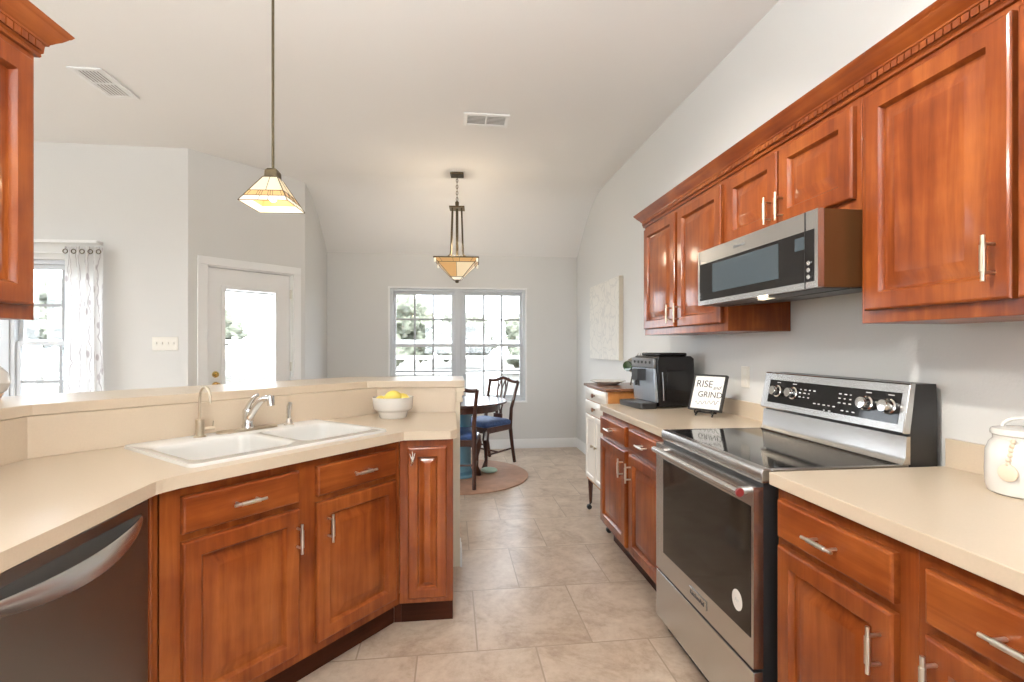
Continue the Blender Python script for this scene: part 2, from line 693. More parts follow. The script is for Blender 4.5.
WB = (-0.784, 0.952, 0.58, 2.04)
wall('wall_back', (X_N - 0.13, Y_B), (X_R + 0.13, Y_B), 0, 3.11, [(WB[0] - X_N + 0.13, WB[1] - X_N + 0.13, WB[2], WB[3])])
wall('wall_right', (X_R, Y_B), (X_R, Y_F), 0, 3.11)
wall('wall_nook', (X_N, Y_N), (X_N, Y_B), 0, 3.11)
S2 = math.sqrt(0.5)
L_D = math.hypot(X_N - X_D, Y_N - Y_D)
DH = (0.075 + 0.068, 0.075 + 0.068 + 0.80, 0.0, 2.03)   # door hole along the wall
wall('wall_door', (X_D, Y_D), (X_N, Y_N), 0, 3.11, [DH])
WL = (-4.47, -2.94, 0.60, 2.03)
wall('wall_window', (X_L, Y_D), (X_D, Y_D), 0, 3.11, [(WL[0] - X_L, WL[1] - X_L, WL[2], WL[3])])
wall('wall_left', (X_L, Y_F), (X_L, Y_D), 0, 3.11, [(1.7, 7.1, 0.15, 2.5)])
wall('wall_front', (X_R, Y_F), (X_L, Y_F), 0, 3.11, [(0.304, 2.504, 1.00, 2.13)])
# kitchen's own left wall, ending where the pass-through begins
struct(MB().box(-1.58, -1.452, Y_F, -1.9, 0, Z_C).box(-1.58, -1.452, 0.4, 1.50, 0, Z_C).box(-1.58, -1.452, -1.9, 0.4, 0, 1.07).box(-1.58, -1.452, -1.9, 0.4, 2.21, Z_C).build('wall_kitchen', 'wall_paint', smooth=False))

# baseboards
def baseboard(name, p0, p1):
    p0, p1 = Vector((*p0, 0)), Vector((*p1, 0))
    a = math.atan2(p1.y - p0.y, p1.x - p0.x)
    mb = MB()
    mb.prism_axis([(-0.001, 0), (-0.016, 0), (-0.016, 0.085), (-0.010, 0.098), (-0.006, 0.112), (-0.001, 0.118)], 0, (p1 - p0).length, 'x')
    struct(mb.build(name, 'trim_white', loc=(p0.x, p0.y, 0.0), rotz=a))


baseboard('baseboard_back', (X_N, Y_B), (X_R, Y_B))
baseboard('baseboard_right', (X_R, Y_B), (X_R, 3.95))
baseboard('baseboard_nook', (X_N, Y_N), (X_N, Y_B))


# ------------------------------------------------------------------ windows
def window_unit(root, x0, x1, z0, z1, cols, y=0.05):
    """single-hung unit in wall-local coordinates (y outwards)"""
    zm = (z0 + z1) / 2
    fr = MB()
    for a in ((x0, x0 + 0.035, z0, z1), (x1 - 0.035, x1, z0, z1)):
        fr.box(a[0], a[1], y - 0.01, y + 0.07, a[2], a[3])
    fr.box(x0 + 0.035, x1 - 0.035, y - 0.01, y + 0.07, z0, z0 + 0.035)
    fr.box(x0 + 0.035, x1 - 0.035, y - 0.01, y + 0.07, z1 - 0.035, z1)
    fr.build('window_frame', 'vinyl_white', root, bevel=0.003)
    for (za, zb, yy) in ((zm - 0.02, z1 - 0.035, y + 0.035), (z0 + 0.035, zm + 0.02, y + 0.005)):
        s = MB()
        xa, xb = x0 + 0.035, x1 - 0.035
        w = 0.034
        s.box(xa, xa + w, yy, yy + 0.028, za, zb)
        s.box(xb - w, xb, yy, yy + 0.028, za, zb)
        s.box(xa + w, xb - w, yy, yy + 0.028, za, za + 0.04)
        s.box(xa + w, xb - w, yy, yy + 0.028, zb - 0.04, zb)
        so = s.build('sash', 'vinyl_white', root, bevel=0.002)
        g = MB()
        for k in range(1, cols):
            xx = xa + w + (xb - xa - 2 * w) * k / cols
            g.box(xx - 0.011, xx + 0.011, yy + 0.008, yy + 0.02, za + 0.04, zb - 0.04)
        zz = (za + zb) / 2
        g.box(xa + w, xb - w, yy + 0.009, yy + 0.019, zz - 0.011, zz + 0.011)
        g.build('muntin', 'muntin_grey', so)
        p = MB().box(xa + w - 0.004, xb - w + 0.004, yy + 0.012, yy + 0.016, za + 0.036, zb - 0.036)
        p.build('pane', 'window_glass', so, smooth=False)


w1 = struct_root('window_1', (0, Y_B, 0), 0)
mid = (WB[0] + WB[1]) / 2
window_unit(w1, WB[0] + 0.02, mid - 0.022, WB[2] + 0.02, WB[3] - 0.02, 3)
window_unit(w1, mid + 0.022, WB[1] - 0.02, WB[2] + 0.02, WB[3] - 0.02, 3)
MB().box(mid - 0.022, mid + 0.022, 0.03, 0.13, WB[2], WB[3]).build('mullion', 'vinyl_white', w1)
mb = MB()
mb.box(WB[0] + 0.0005, WB[0] + 0.02, 0.0, 0.139, WB[2], WB[3])
mb.box(WB[1] - 0.02, WB[1] - 0.0005, 0.0, 0.139, WB[2], WB[3])
mb.box(WB[0] + 0.02, WB[1] - 0.02, 0.0, 0.139, WB[3] - 0.02, WB[3] - 0.0005)
mb.build('reveal', 'trim_white', w1, smooth=False)
MB().box(WB[0] + 0.0005, WB[1] - 0.0005, -0.03, 0.139, WB[2] + 0.0005, WB[2] + 0.02).build('window_sill', 'trim_white', w1, bevel=0.003)

w2 = struct_root('window_2', (0, Y_D, 0), 0)
wm = -3.70
window_unit(w2, wm + 0.02, WL[1], WL[2] + 0.02, WL[3], 2)
window_unit(w2, WL[0], wm - 0.02, WL[2] + 0.02, WL[3], 2)
MB().box(wm - 0.02, wm + 0.02, 0.03, 0.13, WL[2], WL[3]).build('mullion', 'vinyl_white', w2)
MB().box(WL[0] + 0.0005, WL[1] - 0.0005, -0.03, 0.139, WL[2] + 0.0005, WL[2] + 0.02).build('window_sill', 'trim_white', w2, bevel=0.003)

w3 = struct_root('window_3', (X_L, Y_F, 0), PI / 2)  # added window, unseen, letting in more daylight from the far left
mb = MB()
for xx in (1.7005, 3.48, 5.26, 7.0395):
    mb.box(xx, xx + 0.06, 0.03, 0.10, 0.1505, 2.4995)
mb.box(1.7605, 7.0395, 0.035, 0.095, 0.1505, 0.22).box(1.7605, 7.0395, 0.035, 0.095, 2.43, 2.4995)
mb.build('window_frame', 'vinyl_white', w3)
MB().box(1.7605, 7.0395, 0.06, 0.066, 0.22, 2.43).build('pane', 'window_glass', w3, smooth=False)

w4 = struct_root('window_4', (-1.452, -1.9, 0), PI / 2)  # added unseen window, lights the right wall and upper cabinets
mb = MB()
for xx in (0.0005, 1.125, 2.2495):
    mb.box(xx, xx + 0.05, 0.03, 0.09, 1.0705, 2.2095)
mb.box(0.0505, 2.2495, 0.035, 0.085, 1.0705, 1.12).box(0.0505, 2.2495, 0.035, 0.085, 2.16, 2.2095)
mb.build('window_frame', 'vinyl_white', w4)
MB().box(0.0505, 2.2495, 0.055, 0.06, 1.12, 2.16).build('pane', 'window_glass', w4, smooth=False)
w5 = struct_root('window_5', (X_R, Y_F, 0), PI)  # added unseen rear window for extra daylight
mb = MB()
for xx in (0.3045, 1.374, 2.4435):
    mb.box(xx, xx + 0.06, 0.03, 0.10, 1.0005, 2.1295)
mb.box(0.3645, 2.4435, 0.035, 0.095, 1.0005, 1.07).box(0.3645, 2.4435, 0.035, 0.095, 2.06, 2.1295)
mb.build('window_frame', 'vinyl_white', w5)
MB().box(0.3645, 2.4435, 0.06, 0.066, 1.07, 2.06).build('pane', 'window_glass', w5, smooth=False)

# ------------------------------------------------------------------ glazed door in the angled wall
d1 = struct_root('door_1', (X_D, Y_D, 0), PI / 4)
c0, c1 = DH[0] - 0.075, DH[1] + 0.075
mb = MB()
mb.box(c0, DH[0] + 0.006, -0.018, -0.0005, 0, 2.024)
mb.box(DH[1] - 0.006, c1, -0.018, -0.0005, 0, 2.024)
mb.box(c0, c1, -0.018, -0.0005, 2.024, 2.098)
mb.build('door_casing', 'trim_white', d1, bevel=0.005)
mb = MB()
mb.box(DH[0] + 0.0005, DH[0] + 0.018, 0.0, 0.135, 0, 2.012)
mb.box(DH[1] - 0.018, DH[1] - 0.0005, 0.0, 0.135, 0, 2.012)
mb.box(DH[0] + 0.0005, DH[1] - 0.0005, 0.0, 0.135, 2.012, 2.0295)
mb.build('door_jamb', 'trim_white', d1)
sx0, sx1 = DH[0] + 0.021, DH[1] - 0.021
gx0, gx1, gz0, gz1 = sx0 + 0.135, sx1 - 0.135, 0.30, 1.835
mb = MB()
mb.box(sx0, gx0, 0.03, 0.075, 0.012, 2.009)
mb.box(gx1, sx1, 0.03, 0.075, 0.012, 2.009)
mb.box(gx0, gx1, 0.03, 0.075, 0.012, gz0)
mb.box(gx0, gx1, 0.03, 0.075, gz1, 2.009)
slab = mb.build('door_slab', 'trim_white', d1)
mb = MB()
for a in ((gx0 - 0.022, gx0 + 0.012, gz0 - 0.022, gz1 + 0.022), (gx1 - 0.012, gx1 + 0.022, gz0 - 0.022, gz1 + 0.022),
          (gx0 + 0.012, gx1 - 0.012, gz0 - 0.022, gz0 + 0.012), (gx0 + 0.012, gx1 - 0.012, gz1 - 0.012, gz1 + 0.022)):
    mb.box(a[0], a[1], 0.020, 0.0295, a[2], a[3])
mb.build('glass_frame', 'trim_white', slab, bevel=0.003)
MB().box(gx0, gx1, 0.036, 0.04, gz0, gz1).build('pane', 'window_glass', slab, smooth=False)
mb = MB()
z = gz0 + 0.01
while z < gz1 - 0.03:
    mb.box(gx0 + 0.013, gx1 - 0.013, 0.0465, 0.0585, z, z + 0.0012)
    z += 0.0155
mb.box(gx0 + 0.013, gx1 - 0.013, 0.045, 0.06, gz1 - 0.03, gz1 - 0.012)
mb.build('blind', 'trim_white', slab, smooth=False)
for zz, r in ((1.045, 0.029), (0.945, 0.034)):
    M = Matrix.Translation((sx0 + 0.065, 0.03, zz)) @ Matrix.Rotation(PI / 2, 4, 'X')
    k = MB()
    if r > 0.03:
        k.lathe([(0.032, 0), (0.032, 0.006), (0.012, 0.010), (0.012, 0.03), (0.024, 0.036), (0.029, 0.05), (0.024, 0.064), (0.005, 0.068)], n=20, M=M)
        k.build('door_knob', 'brass', slab)
    else:
        k.lathe([(r, 0), (r, 0.006), (0.022, 0.014), (0.022, 0.02), (0.006, 0.021)], n=20, M=M)
        k.box(sx0 + 0.06, sx0 + 0.07, -0.005, 0.01, zz - 0.016, zz + 0.016)
        k.build('deadbolt', 'brass', slab)
for zz in (0.25, 1.05, 1.78):
    MB().box(sx1 - 0.002, sx1 + 0.012, 0.0, 0.03, zz, zz + 0.09).build('hinge', 'nickel', slab)

# light switch plate on the window wall
t = thing('switch_plate', 'cream four-gang light switch plate on the grey wall beside the window', 'switch', (-2.447, Y_D, 1.322))
MB().box(-0.104, 0.104, -0.006, -0.0005, -0.058, 0.058).build('plate', 'plate_cream', t, bevel=0.003)
for k in range(4):
    MB().box(-0.075 + 0.046 * k, -0.063 + 0.046 * k, -0.014, -0.006, -0.008, 0.014).build('toggle', 'plate_white', t, bevel=0.002)

# ------------------------------------------------------------------ peninsula: pony wall, backsplash, bar
# back line of the worktop: straight, 45-degree run, straight
BK = [(-1.452, 1.50), (-1.452, 1.894), (-0.430, 2.930), (0.020, 2.930)]


def offset_line(pts, d):
    """offset a polyline to its left side by d"""
    res = []
    n = len(pts)
    for i in range(n):
        p = Vector(pts[i])
        dirs = []
        if i > 0:
            dirs.append((Vector(pts[i]) - Vector(pts[i - 1])).normalized())
        if i < n - 1:
            dirs.append((Vector(pts[i + 1]) - Vector(pts[i])).normalized())
        ns = [Vector((-v.y, v.x)) for v in dirs]
        nn = sum(ns, Vector((0, 0))).normalized()
        k = d / nn.dot(ns[0])
        res.append((p.x + nn.x * k, p.y + nn.y * k))
    return res


fb = offset_line(BK, 0.012)
bb = offset_line(BK, 0.145)
pw = [(x, y) for x, y in fb]
pw[-1] = (0.047, fb[-1][1])
pb = [(x, y) for x, y in bb]
pb[-1] = (0.047, bb[-1][1])
struct(MB().prism(pw + pb[::-1], 0, 1.06).build('wall_peninsula', 'cream_paint', smooth=False))
# trim under the bar's free end and at its foot
mb = MB()
y0, y1 = fb[-1][1], bb[-1][1]
for o_, za, zb in ((0.026, 1.035, 1.0595), (0.020, 1.01, 1.035), (0.012, 0.985, 1.01), (0.016, 0.972, 0.985)):
    mb.box(0.0235, 0.0475 + o_, y0 - o_ * 0.5, y1 + o_ * 0.5, za, zb)
struct(mb.build('trim_1', 'cream_paint', bevel=0.002))
mb = MB()
mb.prism([(0.0475, y0 - 0.012), (0.060, y0 - 0.012), (0.060, y1 + 0.014), (0.0475, y1 + 0.014)], 0, 0.085)
mb.prism([(0.0475, y0 - 0.008), (0.055, y0 - 0.008), (0.055, y1 + 0.008), (0.0475, y1 + 0.008)], 0.085, 0.115)
struct(mb.build('trim_2', 'trim_white'))

# laminate backsplash along the worktop
BS = [(BK[0][0], BK[0][1]), BK[1], BK[2], (0.020, 2.930)]
bs_o = offset_line(BS, 0.0115)
tag(MB().prism([(x, y) for x, y in BS] + [(x, y) for x, y in bs_o[::-1]], 0.9145, 1.0595).build('backsplash', 'laminate', smooth=False),
    'beige laminate backsplash running behind the white sink below the raised bar', 'backsplash')

# raised bar top
FR = [(-1.462, 1.51), (-1.462, 1.800), (-1.447, 1.908), (-0.484, 2.922), (0.073, 2.922)]
BB = [(-1.90, 1.51), (-1.90, 2.08), (-1.77, 2.235), (-0.665, 3.36), (0.073, 3.36)]
tag(MB().prism(FR + BB[::-1], 1.0605, 1.10).build('bar_top', 'laminate', bevel=0.003),
    'raised beige laminate bar top bending around behind the sink', 'countertop')

# sink worktop with a cut-out
U_ANG = math.radians(48.9)
ux, uy = math.cos(U_ANG), math.sin(U_ANG)
SK = (-0.768, 2.178)


def sk(s, v):
    return (SK[0] + ux * s - uy * v, SK[1] + uy * s + ux * v)


CT = [(-0.845, -2.0), (-0.845, 1.535), (-0.838, 1.555), (-0.812, 1.600), (-0.235, 2.268), (-0.215, 2.285), (0.023 - 0.03, 2.292), (0.023, 2.322),
      (0.022, 2.9285), (-0.4295, 2.9285), (-1.4505, 1.894), (-1.4505, -2.0)]
bm = bmesh.new()


def loop_edges(pts, z):
    vs = [bm.verts.new((x, y, z)) for x, y in pts]
    return [bm.edges.new((vs[i], vs[(i + 1) % len(vs)])) for i in range(len(vs))]


hole = [sk(*p) for p in rrect(0, 0, 0.785, 0.525, 0.03)]
es = loop_edges(CT, 0.914) + loop_edges(hole, 0.914)
fs = bmesh.ops.triangle_fill(bm, use_beauty=True, use_dissolve=False, edges=es)['geom']
fs = [f for f in fs if isinstance(f, bmesh.types.BMFace)]
ext = bmesh.ops.extrude_face_region(bm, geom=fs)
bmesh.ops.translate(bm, verts=[v for v in ext['geom'] if isinstance(v, bmesh.types.BMVert)], vec=(0, 0, -0.039))
mb = MB()
mb.bm.free()
mb.bm = bm
tag(mb.build('sink_worktop', 'laminate', smooth=False), 'beige laminate worktop carrying the white sink on the left', 'countertop')

# ------------------------------------------------------------------ sink
t = thing('kitchen_sink', 'white double-bowl drop-in sink set in the left worktop', 'sink', (SK[0], SK[1], 0.914), U_ANG)
bm = bmesh.new()
bowls = [(-0.195, -0.045, 0.37, 0.375), (0.205, -0.045, 0.345, 0.375)]
outer = rrect(0, 0, 0.818, 0.565, 0.03)


def le(pts, z):
    vs = [bm.verts.new((x, y, z)) for x, y in pts]
    return vs, [bm.edges.new((vs[i], vs[(i + 1) % len(vs)])) for i in range(len(vs))]


ov, oe = le(outer, 0.011)
bl = [le(rrect(cx, cy, w, h, 0.045), 0.011) for cx, cy, w, h in bowls]
bmesh.ops.triangle_fill(bm, use_beauty=True, edges=oe + [e for b in bl for e in b[1]])
o2 = [bm.verts.new((x * 1.006, y * 1.009, 0.0005)) for x, y in outer]
for i in range(len(ov)):
    j = (i + 1) % len(ov)
    bm.faces.new([ov[i], ov[j], o2[j], o2[i]])
for (vs, _), (cx, cy, w, h) in zip(bl, bowls):
    prev = vs
    for ins, zz, rr in ((0.004, 0.006, 0.045), (0.008, -0.01, 0.045), (0.02, -0.15, 0.05), (0.035, -0.18, 0.06), (0.07, -0.19, 0.07)):
        cur = [bm.verts.new((x, y, zz)) for x, y in rrect(cx, cy, w - 2 * ins, h - 2 * ins, rr)]
        for i in range(len(cur)):
            j = (i + 1) % len(cur)
            bm.faces.new([prev[i], prev[j], cur[j], cur[i]])
        prev = cur
    bm.faces.new(prev)
mb = MB()
mb.bm.free()
mb.bm = bm
basin = mb.build('basin', 'sink_white', t, angle=1.0)
for cx, cy, w, h in bowls:
    MB().lathe([(0.045, -0.1895), (0.045, -0.187), (0.03, -0.188), (0.02, -0.1895)], (cx, cy, 0), 24).build('drain', 'chrome', t)

# filtered-water tap with a gooseneck
fx, fy = -0.162, 0.222
t = thing('filter_tap', 'slim brushed gooseneck filter tap at the left rear of the sink', 'faucet', (*sk(fx, fy), 0.9255), U_ANG)
MB().lathe([(0.024, 0), (0.024, 0.004), (0.0165, 0.006), (0.0165, 0.072), (0.0145, 0.074), (0.006, 0.075)], n=24).build('tap_body', 'champagne', t)
pth = [(0, 0, 0.07), (0, 0, 0.165)]
for k in range(1, 13):
    a = PI * k / 12 * 0.95
    pth.append((0.0, -0.045 + 0.045 * math.cos(a), 0.165 + 0.045 * math.sin(a)))
pth.append((0, -0.092, 0.145))
MB().tube(pth, 0.0052, 12).build('spout', 'champagne', t)
MB().tube([(0.013, -0.002, 0.03), (0.052, -0.012, 0.03)], [0.009, 0.009], 14).tube([(0.047, -0.011, 0.034), (0.049, -0.012, 0.062)], 0.0035, 8).build('lever', 'champagne', t)

# main faucet with deck plate
fx, fy = 0.038, 0.222
t = thing('sink_faucet', 'chrome single-lever kitchen faucet on a long deck plate behind the sink', 'faucet', (*sk(fx, fy), 0.9255), U_ANG)
MB().prism(rrect(0, 0, 0.270, 0.062, 0.0305, 8), 0, 0.009).build('deck_plate', 'champagne', t, bevel=0.003)
MB().lathe([(0.026, 0.009), (0.026, 0.02), (0.0225, 0.03), (0.022, 0.075), (0.024, 0.082), (0.021, 0.095), (0.008, 0.10)], n=28).build('faucet_body', 'chrome', t)
pth, rr = [], []
for k in range(11):
    q = k / 10
    pth.append((0.012 * q, -0.008 - 0.150 * q, 0.052 + 0.098 * math.sin(q * 1.75)))
    rr.append(0.0165 - 0.004 * q)
MB().tube(pth, rr, 16).build('spout', 'chrome', t)
MB().tube([(0.012, -0.150, 0.155), (0.0125, -0.163, 0.152), (0.0125, -0.166, 0.12)], [0.013, 0.0175, 0.0155], 16).build('spray_head', 'chrome', t)
MB().tube([(0, 0.002, 0.09), (0.0, -0.016, 0.118), (0.004, -0.045, 0.150), (0.008, -0.068, 0.162)], [0.017, 0.0125, 0.0095, 0.007], 14).build('lever', 'chrome', t)

# side sprayer
t = thing('side_sprayer', 'small chrome side sprayer standing at the right rear of the sink', 'sprayer', (*sk(0.228, 0.212), 0.9255), U_ANG)
MB().lathe([(0.024, 0), (0.024, 0.004), (0.014, 0.012), (0.0115, 0.024), (0.0095, 0.03)], n=20).build('holder', 'nickel', t)
MB().tube([(0, 0, 0.02), (0, 0, 0.065), (0, -0.003, 0.088), (0.0, -0.012, 0.105)], [0.009, 0.011, 0.0125, 0.009], 14).build('spray_head', 'chrome', t)

# bowl of lemons
t = thing('fruit_bowl', 'white stepped ceramic bowl at the corner of the sink worktop', 'bowl', (-0.318, 2.752, 0.9145))
MB().lathe([(0.068, 0), (0.071, 0.003), (0.080, 0.035), (0.098, 0.045), (0.103, 0.052), (0.108, 0.108), (0.109, 0.112), (0.106, 0.113), (0.103, 0.110),
            (0.097, 0.055), (0.07, 0.02), (0.02, 0.012)], n=48).build('bowl_shell', 'ceramic_white', t)
lem = None
for i, (dx, dy, dz, a, b_, lab) in enumerate(((0.005, -0.028, 0.112, 0.2, 0.05, 'yellow lemon heaped highest in the white bowl'),
                                              (-0.062, -0.012, 0.088, 1.3, 0.2, 'yellow lemon at the left rim of the white bowl'),
                                              (0.052, -0.006, 0.098, -0.5, 0.15, 'yellow lemon at the right rim of the white bowl'),
                                              (0.0, 0.055, 0.084, 0.9, 0.1, 'yellow lemon at the back of the white bowl'))):
    m_ = MB()
    k = 1.0 if i else 1.12
    pr = [(0.004, -0.045), (0.010, -0.040), (0.022, -0.030), (0.031, -0.014), (0.033, 0.0), (0.031, 0.014), (0.022, 0.030), (0.010, 0.040), (0.007, 0.046), (0.002, 0.048)]
    M = Matrix.Rotation(a, 4, 'Z') @ Matrix.Rotation(PI / 2 + b_, 4, 'Y')
    m_.lathe([(r * k, z_ * k) for r, z_ in pr], n=20, M=M)
    o = m_.build('lemon', 'lemon', loc=(-0.318 + dx, 2.752 + dy, 0.9145 + dz))
    tag(o, lab, 'lemon', 'lemons in the white bowl')

# white vase at the bar's left end (cut by the picture's edge)
t = thing('vase', 'rounded white vase with peach foot on the left end of the bar', 'vase', (-1.76, 2.10, 1.1005))
MB().lathe([(0.035, 0.012), (0.062, 0.03), (0.075, 0.062), (0.066, 0.10), (0.045, 0.125), (0.03, 0.14), (0.034, 0.155), (0.028, 0.155), (0.024, 0.14), (0.01, 0.08)], n=32).build('vase_body', 'ceramic_white', t)
MB().lathe([(0.045, 0), (0.048, 0.004), (0.05, 0.012), (0.056, 0.022), (0.03, 0.022)], n=32).build('foot', 'peach_glaze', t)


# ------------------------------------------------------------------ cabinets
DOOR = [(0, -0.0005), (0, -0.0165), (0.0025, -0.0205), (0.007, -0.0225), (0.052, -0.0225), (0.056, -0.017), (0.060, -0.0055), (0.066, -0.0045), (0.071, -0.0055), (0.102, -0.0192), (0.107, -0.0198)]
DOOR_N = [(0, -0.0005), (0, -0.0165), (0.0025, -0.0205), (0.007, -0.0225), (0.042, -0.0225), (0.046, -0.017), (0.049, -0.0055), (0.053, -0.0045), (0.056, -0.0055), (0.074, -0.0192), (0.077, -0.0198)]
DRAWER = [(0, -0.0005), (0, -0.0165), (0.0025, -0.0205), (0.007, -0.0225), (0.012, -0.0225)]


def pull(parent, x, z, vertical, L=0.108, y=-0.0225, mat='champagne'):
    mb = MB()
    h = L / 2
    for s in (-1, 1):
        q = s * h * 0.62
        if vertical:
            mb.tube([(x, y, z + q), (x, y - 0.030, z + q)], 0.0042, 8)
        else:
            mb.tube([(x + q, y, z), (x + q, y - 0.030, z)], 0.0042, 8)
    yy = y - 0.031
    st = [(-h, 0.0048), (-h * 0.6, 0.0048), (-h * 0.58, 0.0068), (h * 0.58, 0.0068), (h * 0.6, 0.0048), (h, 0.0048)]
    if vertical:
        mb.tube([(x, yy, z + a) for a, r in st], [r for a, r in st], 12)
    else:
        mb.tube([(x + a, yy, z) for a, r in st], [r for a, r in st], 12)
    return mb.build('handle', mat, parent)


def cab_door(parent, x0, z0, w, h, hx=None, hz=None, prof=DOOR, vertical=True, L=0.108, hm='nickel'):
    o = MB().rings(x0, z0, w, h, prof).build('door', 'cherry', parent, angle=0.35)
    if hx is not None:
        pull(o, hx, hz, vertical, L, mat=hm)
    return o


def cab_drawer(parent, x0, z0, w, h, hx=None, L=0.108, hm='nickel'):
    o = MB().rings(x0, z0, w, h, DRAWER).build('drawer', 'cherry_across', parent, angle=0.35)
    if hx is not None:
        pull(o, hx, z0 + h * 0.5, False, L, mat=hm)
    return o


def base_body(parent, W, D, z0=0.125, z1=0.8745, kick=True, x0=0.0):
    MB().box(x0, W, 0.0, D, z0, z1).build('carcass', 'cherry', parent, bevel=0.0015)
    if kick:
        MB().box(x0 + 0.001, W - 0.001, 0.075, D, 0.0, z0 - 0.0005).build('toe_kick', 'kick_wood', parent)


RZ = -PI / 2
# right run, nearest to the camera
XF = 1.0005
t = thing('base_cabinet', 'cherry base cabinet directly to the right of the range', 'cabinet', (XF, 1.418, 0), RZ)
base_body(t, 0.463, 0.588)
cab_drawer(t, 0.022, 0.725, 0.397, 0.114, 0.224)
cab_door(t, 0.022, 0.15, 0.397, 0.551, 0.388, 0.605)
t = thing('base_cabinet', 'cherry base cabinet at the right edge of the picture below the worktop', 'cabinet', (XF, 0.9545, 0), RZ)
base_body(t, 0.55, 0.588)
cab_drawer(t, 0.031, 0.725, 0.47, 0.114, 0.22)
cab_door(t, 0.031, 0.15, 0.47, 0.551, 0.058, 0.62)
# right run, beyond the range
t = thing('base_cabinet', 'cherry two-door base cabinet between the range and the casters cabinet', 'cabinet', (XF, 3.212, 0), RZ)
base_body(t, 1.018, 0.588)
cab_drawer(t, 0.012, 0.725, 0.472, 0.114, 0.235)
cab_drawer(t, 0.548, 0.725, 0.452, 0.114, 0.770)
cab_door(t, 0.012, 0.15, 0.472, 0.551, 0.455, 0.60)
cab_door(t, 0.548, 0.15, 0.452, 0.551, 0.580, 0.60)

# worktops on the right
tag(MB().prism([(0.974, 3.19), (0.99, 3.222), (1.588, 3.222), (1.588, 2.1885), (0.974, 2.1885)], 0.875, 0.914).build('worktop', 'laminate', bevel=0.002),
    'beige laminate worktop beyond the range under the coffee machine', 'countertop')
tag(MB().prism([(0.974, 1.4255), (1.588, 1.4255), (1.588, 0.35), (0.974, 0.35)], 0.875, 0.914).build('worktop', 'laminate', bevel=0.002),
    'beige laminate worktop at the near right carrying the white canister', 'countertop')
tag(MB().box(1.588, 1.6035, 2.1885, 3.222, 0.875, 1.0).build('backsplash', 'laminate', bevel=0.002),
    'low beige backsplash strip behind the coffee machine', 'backsplash')
tag(MB().box(1.588, 1.6035, 0.35, 1.4255, 0.875, 1.004).build('backsplash', 'laminate', bevel=0.002),
    'low beige backsplash strip on the wall behind the white canister', 'backsplash')

# left: angled sink base
o0 = (-0.85, 1.56)
off = 0.030
vx, vy = -uy, ux
SB = (o0[0] + vx * off, o0[1] + vy * off)
t = thing('sink_base_cabinet', 'cherry angled sink base with two doors and two false drawers', 'cabinet', (SB[0], SB[1], 0), U_ANG)
mb = MB()
mb.prism([(0.012, 0), (0.963, 0), (0.964, 0.02), (0.012, 0.02)], 0.125, 0.8745)
mb.box(0.03, 0.945, 0.0205, 0.5, 0.125, 0.70)
mb.build('carcass', 'cherry', t)
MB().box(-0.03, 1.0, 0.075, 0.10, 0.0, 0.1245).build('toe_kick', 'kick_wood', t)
cab_drawer(t, 0.067, 0.727, 0.389, 0.115, 0.259)
cab_drawer(t, 0.530, 0.727, 0.399, 0.115, 0.737)
cab_door(t, 0.067, 0.165, 0.389, 0.537, 0.377 + 0.067, 0.60)
cab_door(t, 0.530, 0.165, 0.402, 0.537, 0.045 + 0.530, 0.60)

# narrow cabinet at the peninsula's end
t = thing('narrow_cabinet', 'slim single-door cherry cabinet at the free end of the peninsula', 'cabinet', (-0.2395, 2.3065, 0), 0)
base_body(t, 0.2445, 0.60, x0=0.0015)
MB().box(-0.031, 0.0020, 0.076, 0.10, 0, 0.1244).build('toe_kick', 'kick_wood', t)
dr = cab_door(t, 0.040, 0.152, 0.175, 0.69, None, None, prof=DOOR_N)
hk = MB()
for dx, dz in ((-0.012, 0.012), (0.0, 0.022), (0.012, 0.014)):
    hk.tube([(0.062, -0.0205, 0.800), (0.062 + dx * 0.5, -0.034, 0.795), (0.062 + dx, -0.036, 0.806 + dz)], [0.004, 0.0045, 0.003], 8)
hk.tube([(0.062, -0.0205, 0.80), (0.060, -0.03, 0.775), (0.056, -0.034, 0.762)], [0.006, 0.007, 0.003], 8)
hk.build('handle', 'chrome', dr)

# corner filler between dishwasher and sink base
t = thing('corner_post', 'narrow cherry filler post between the dishwasher and the sink base', 'cabinet', (-0.872, 1.545, 0), 0)
MB().prism([(0, 0), (0, 0.024), (0.005, 0.040), (-0.01, 0.050), (-0.03, 0.05), (-0.03, 0)], 0.0, 0.8745).build('filler', 'cherry', t, bevel=0.002)
MB().tube([(0.0015, 0.012, 0.12), (0.0015, 0.012, 0.87)], 0.004, 8).build('bead', 'cherry', t)

# base cabinet on the other side of the dishwasher
t = thing('base_cabinet', 'cherry two-door base cabinet on the near side of the dishwasher', 'cabinet', (-0.872, -0.06, 0), PI / 2)
base_body(t, 1.0, 0.575)
cab_drawer(t, 0.02, 0.725, 0.47, 0.114, 0.235)
cab_drawer(t, 0.51, 0.725, 0.47, 0.114, 0.235 + 0.49)
cab_door(t, 0.02, 0.15, 0.47, 0.551, 0.455, 0.60)
cab_door(t, 0.51, 0.15, 0.47, 0.551, 0.545, 0.60)

# ------------------------------------------------------------------ dishwasher
t = thing('dishwasher', 'stainless steel dishwasher under the left worktop', 'dishwasher', (-0.872, 0.945, 0), PI / 2)
MB().box(0.002, 0.598, 0.03, 0.58, 0.10, 0.868).build('tub', 'black_plastic', t)
MB().box(0.004, 0.596, 0.08, 0.11, 0.0, 0.0995).build('toe_kick', 'black_plastic', t)
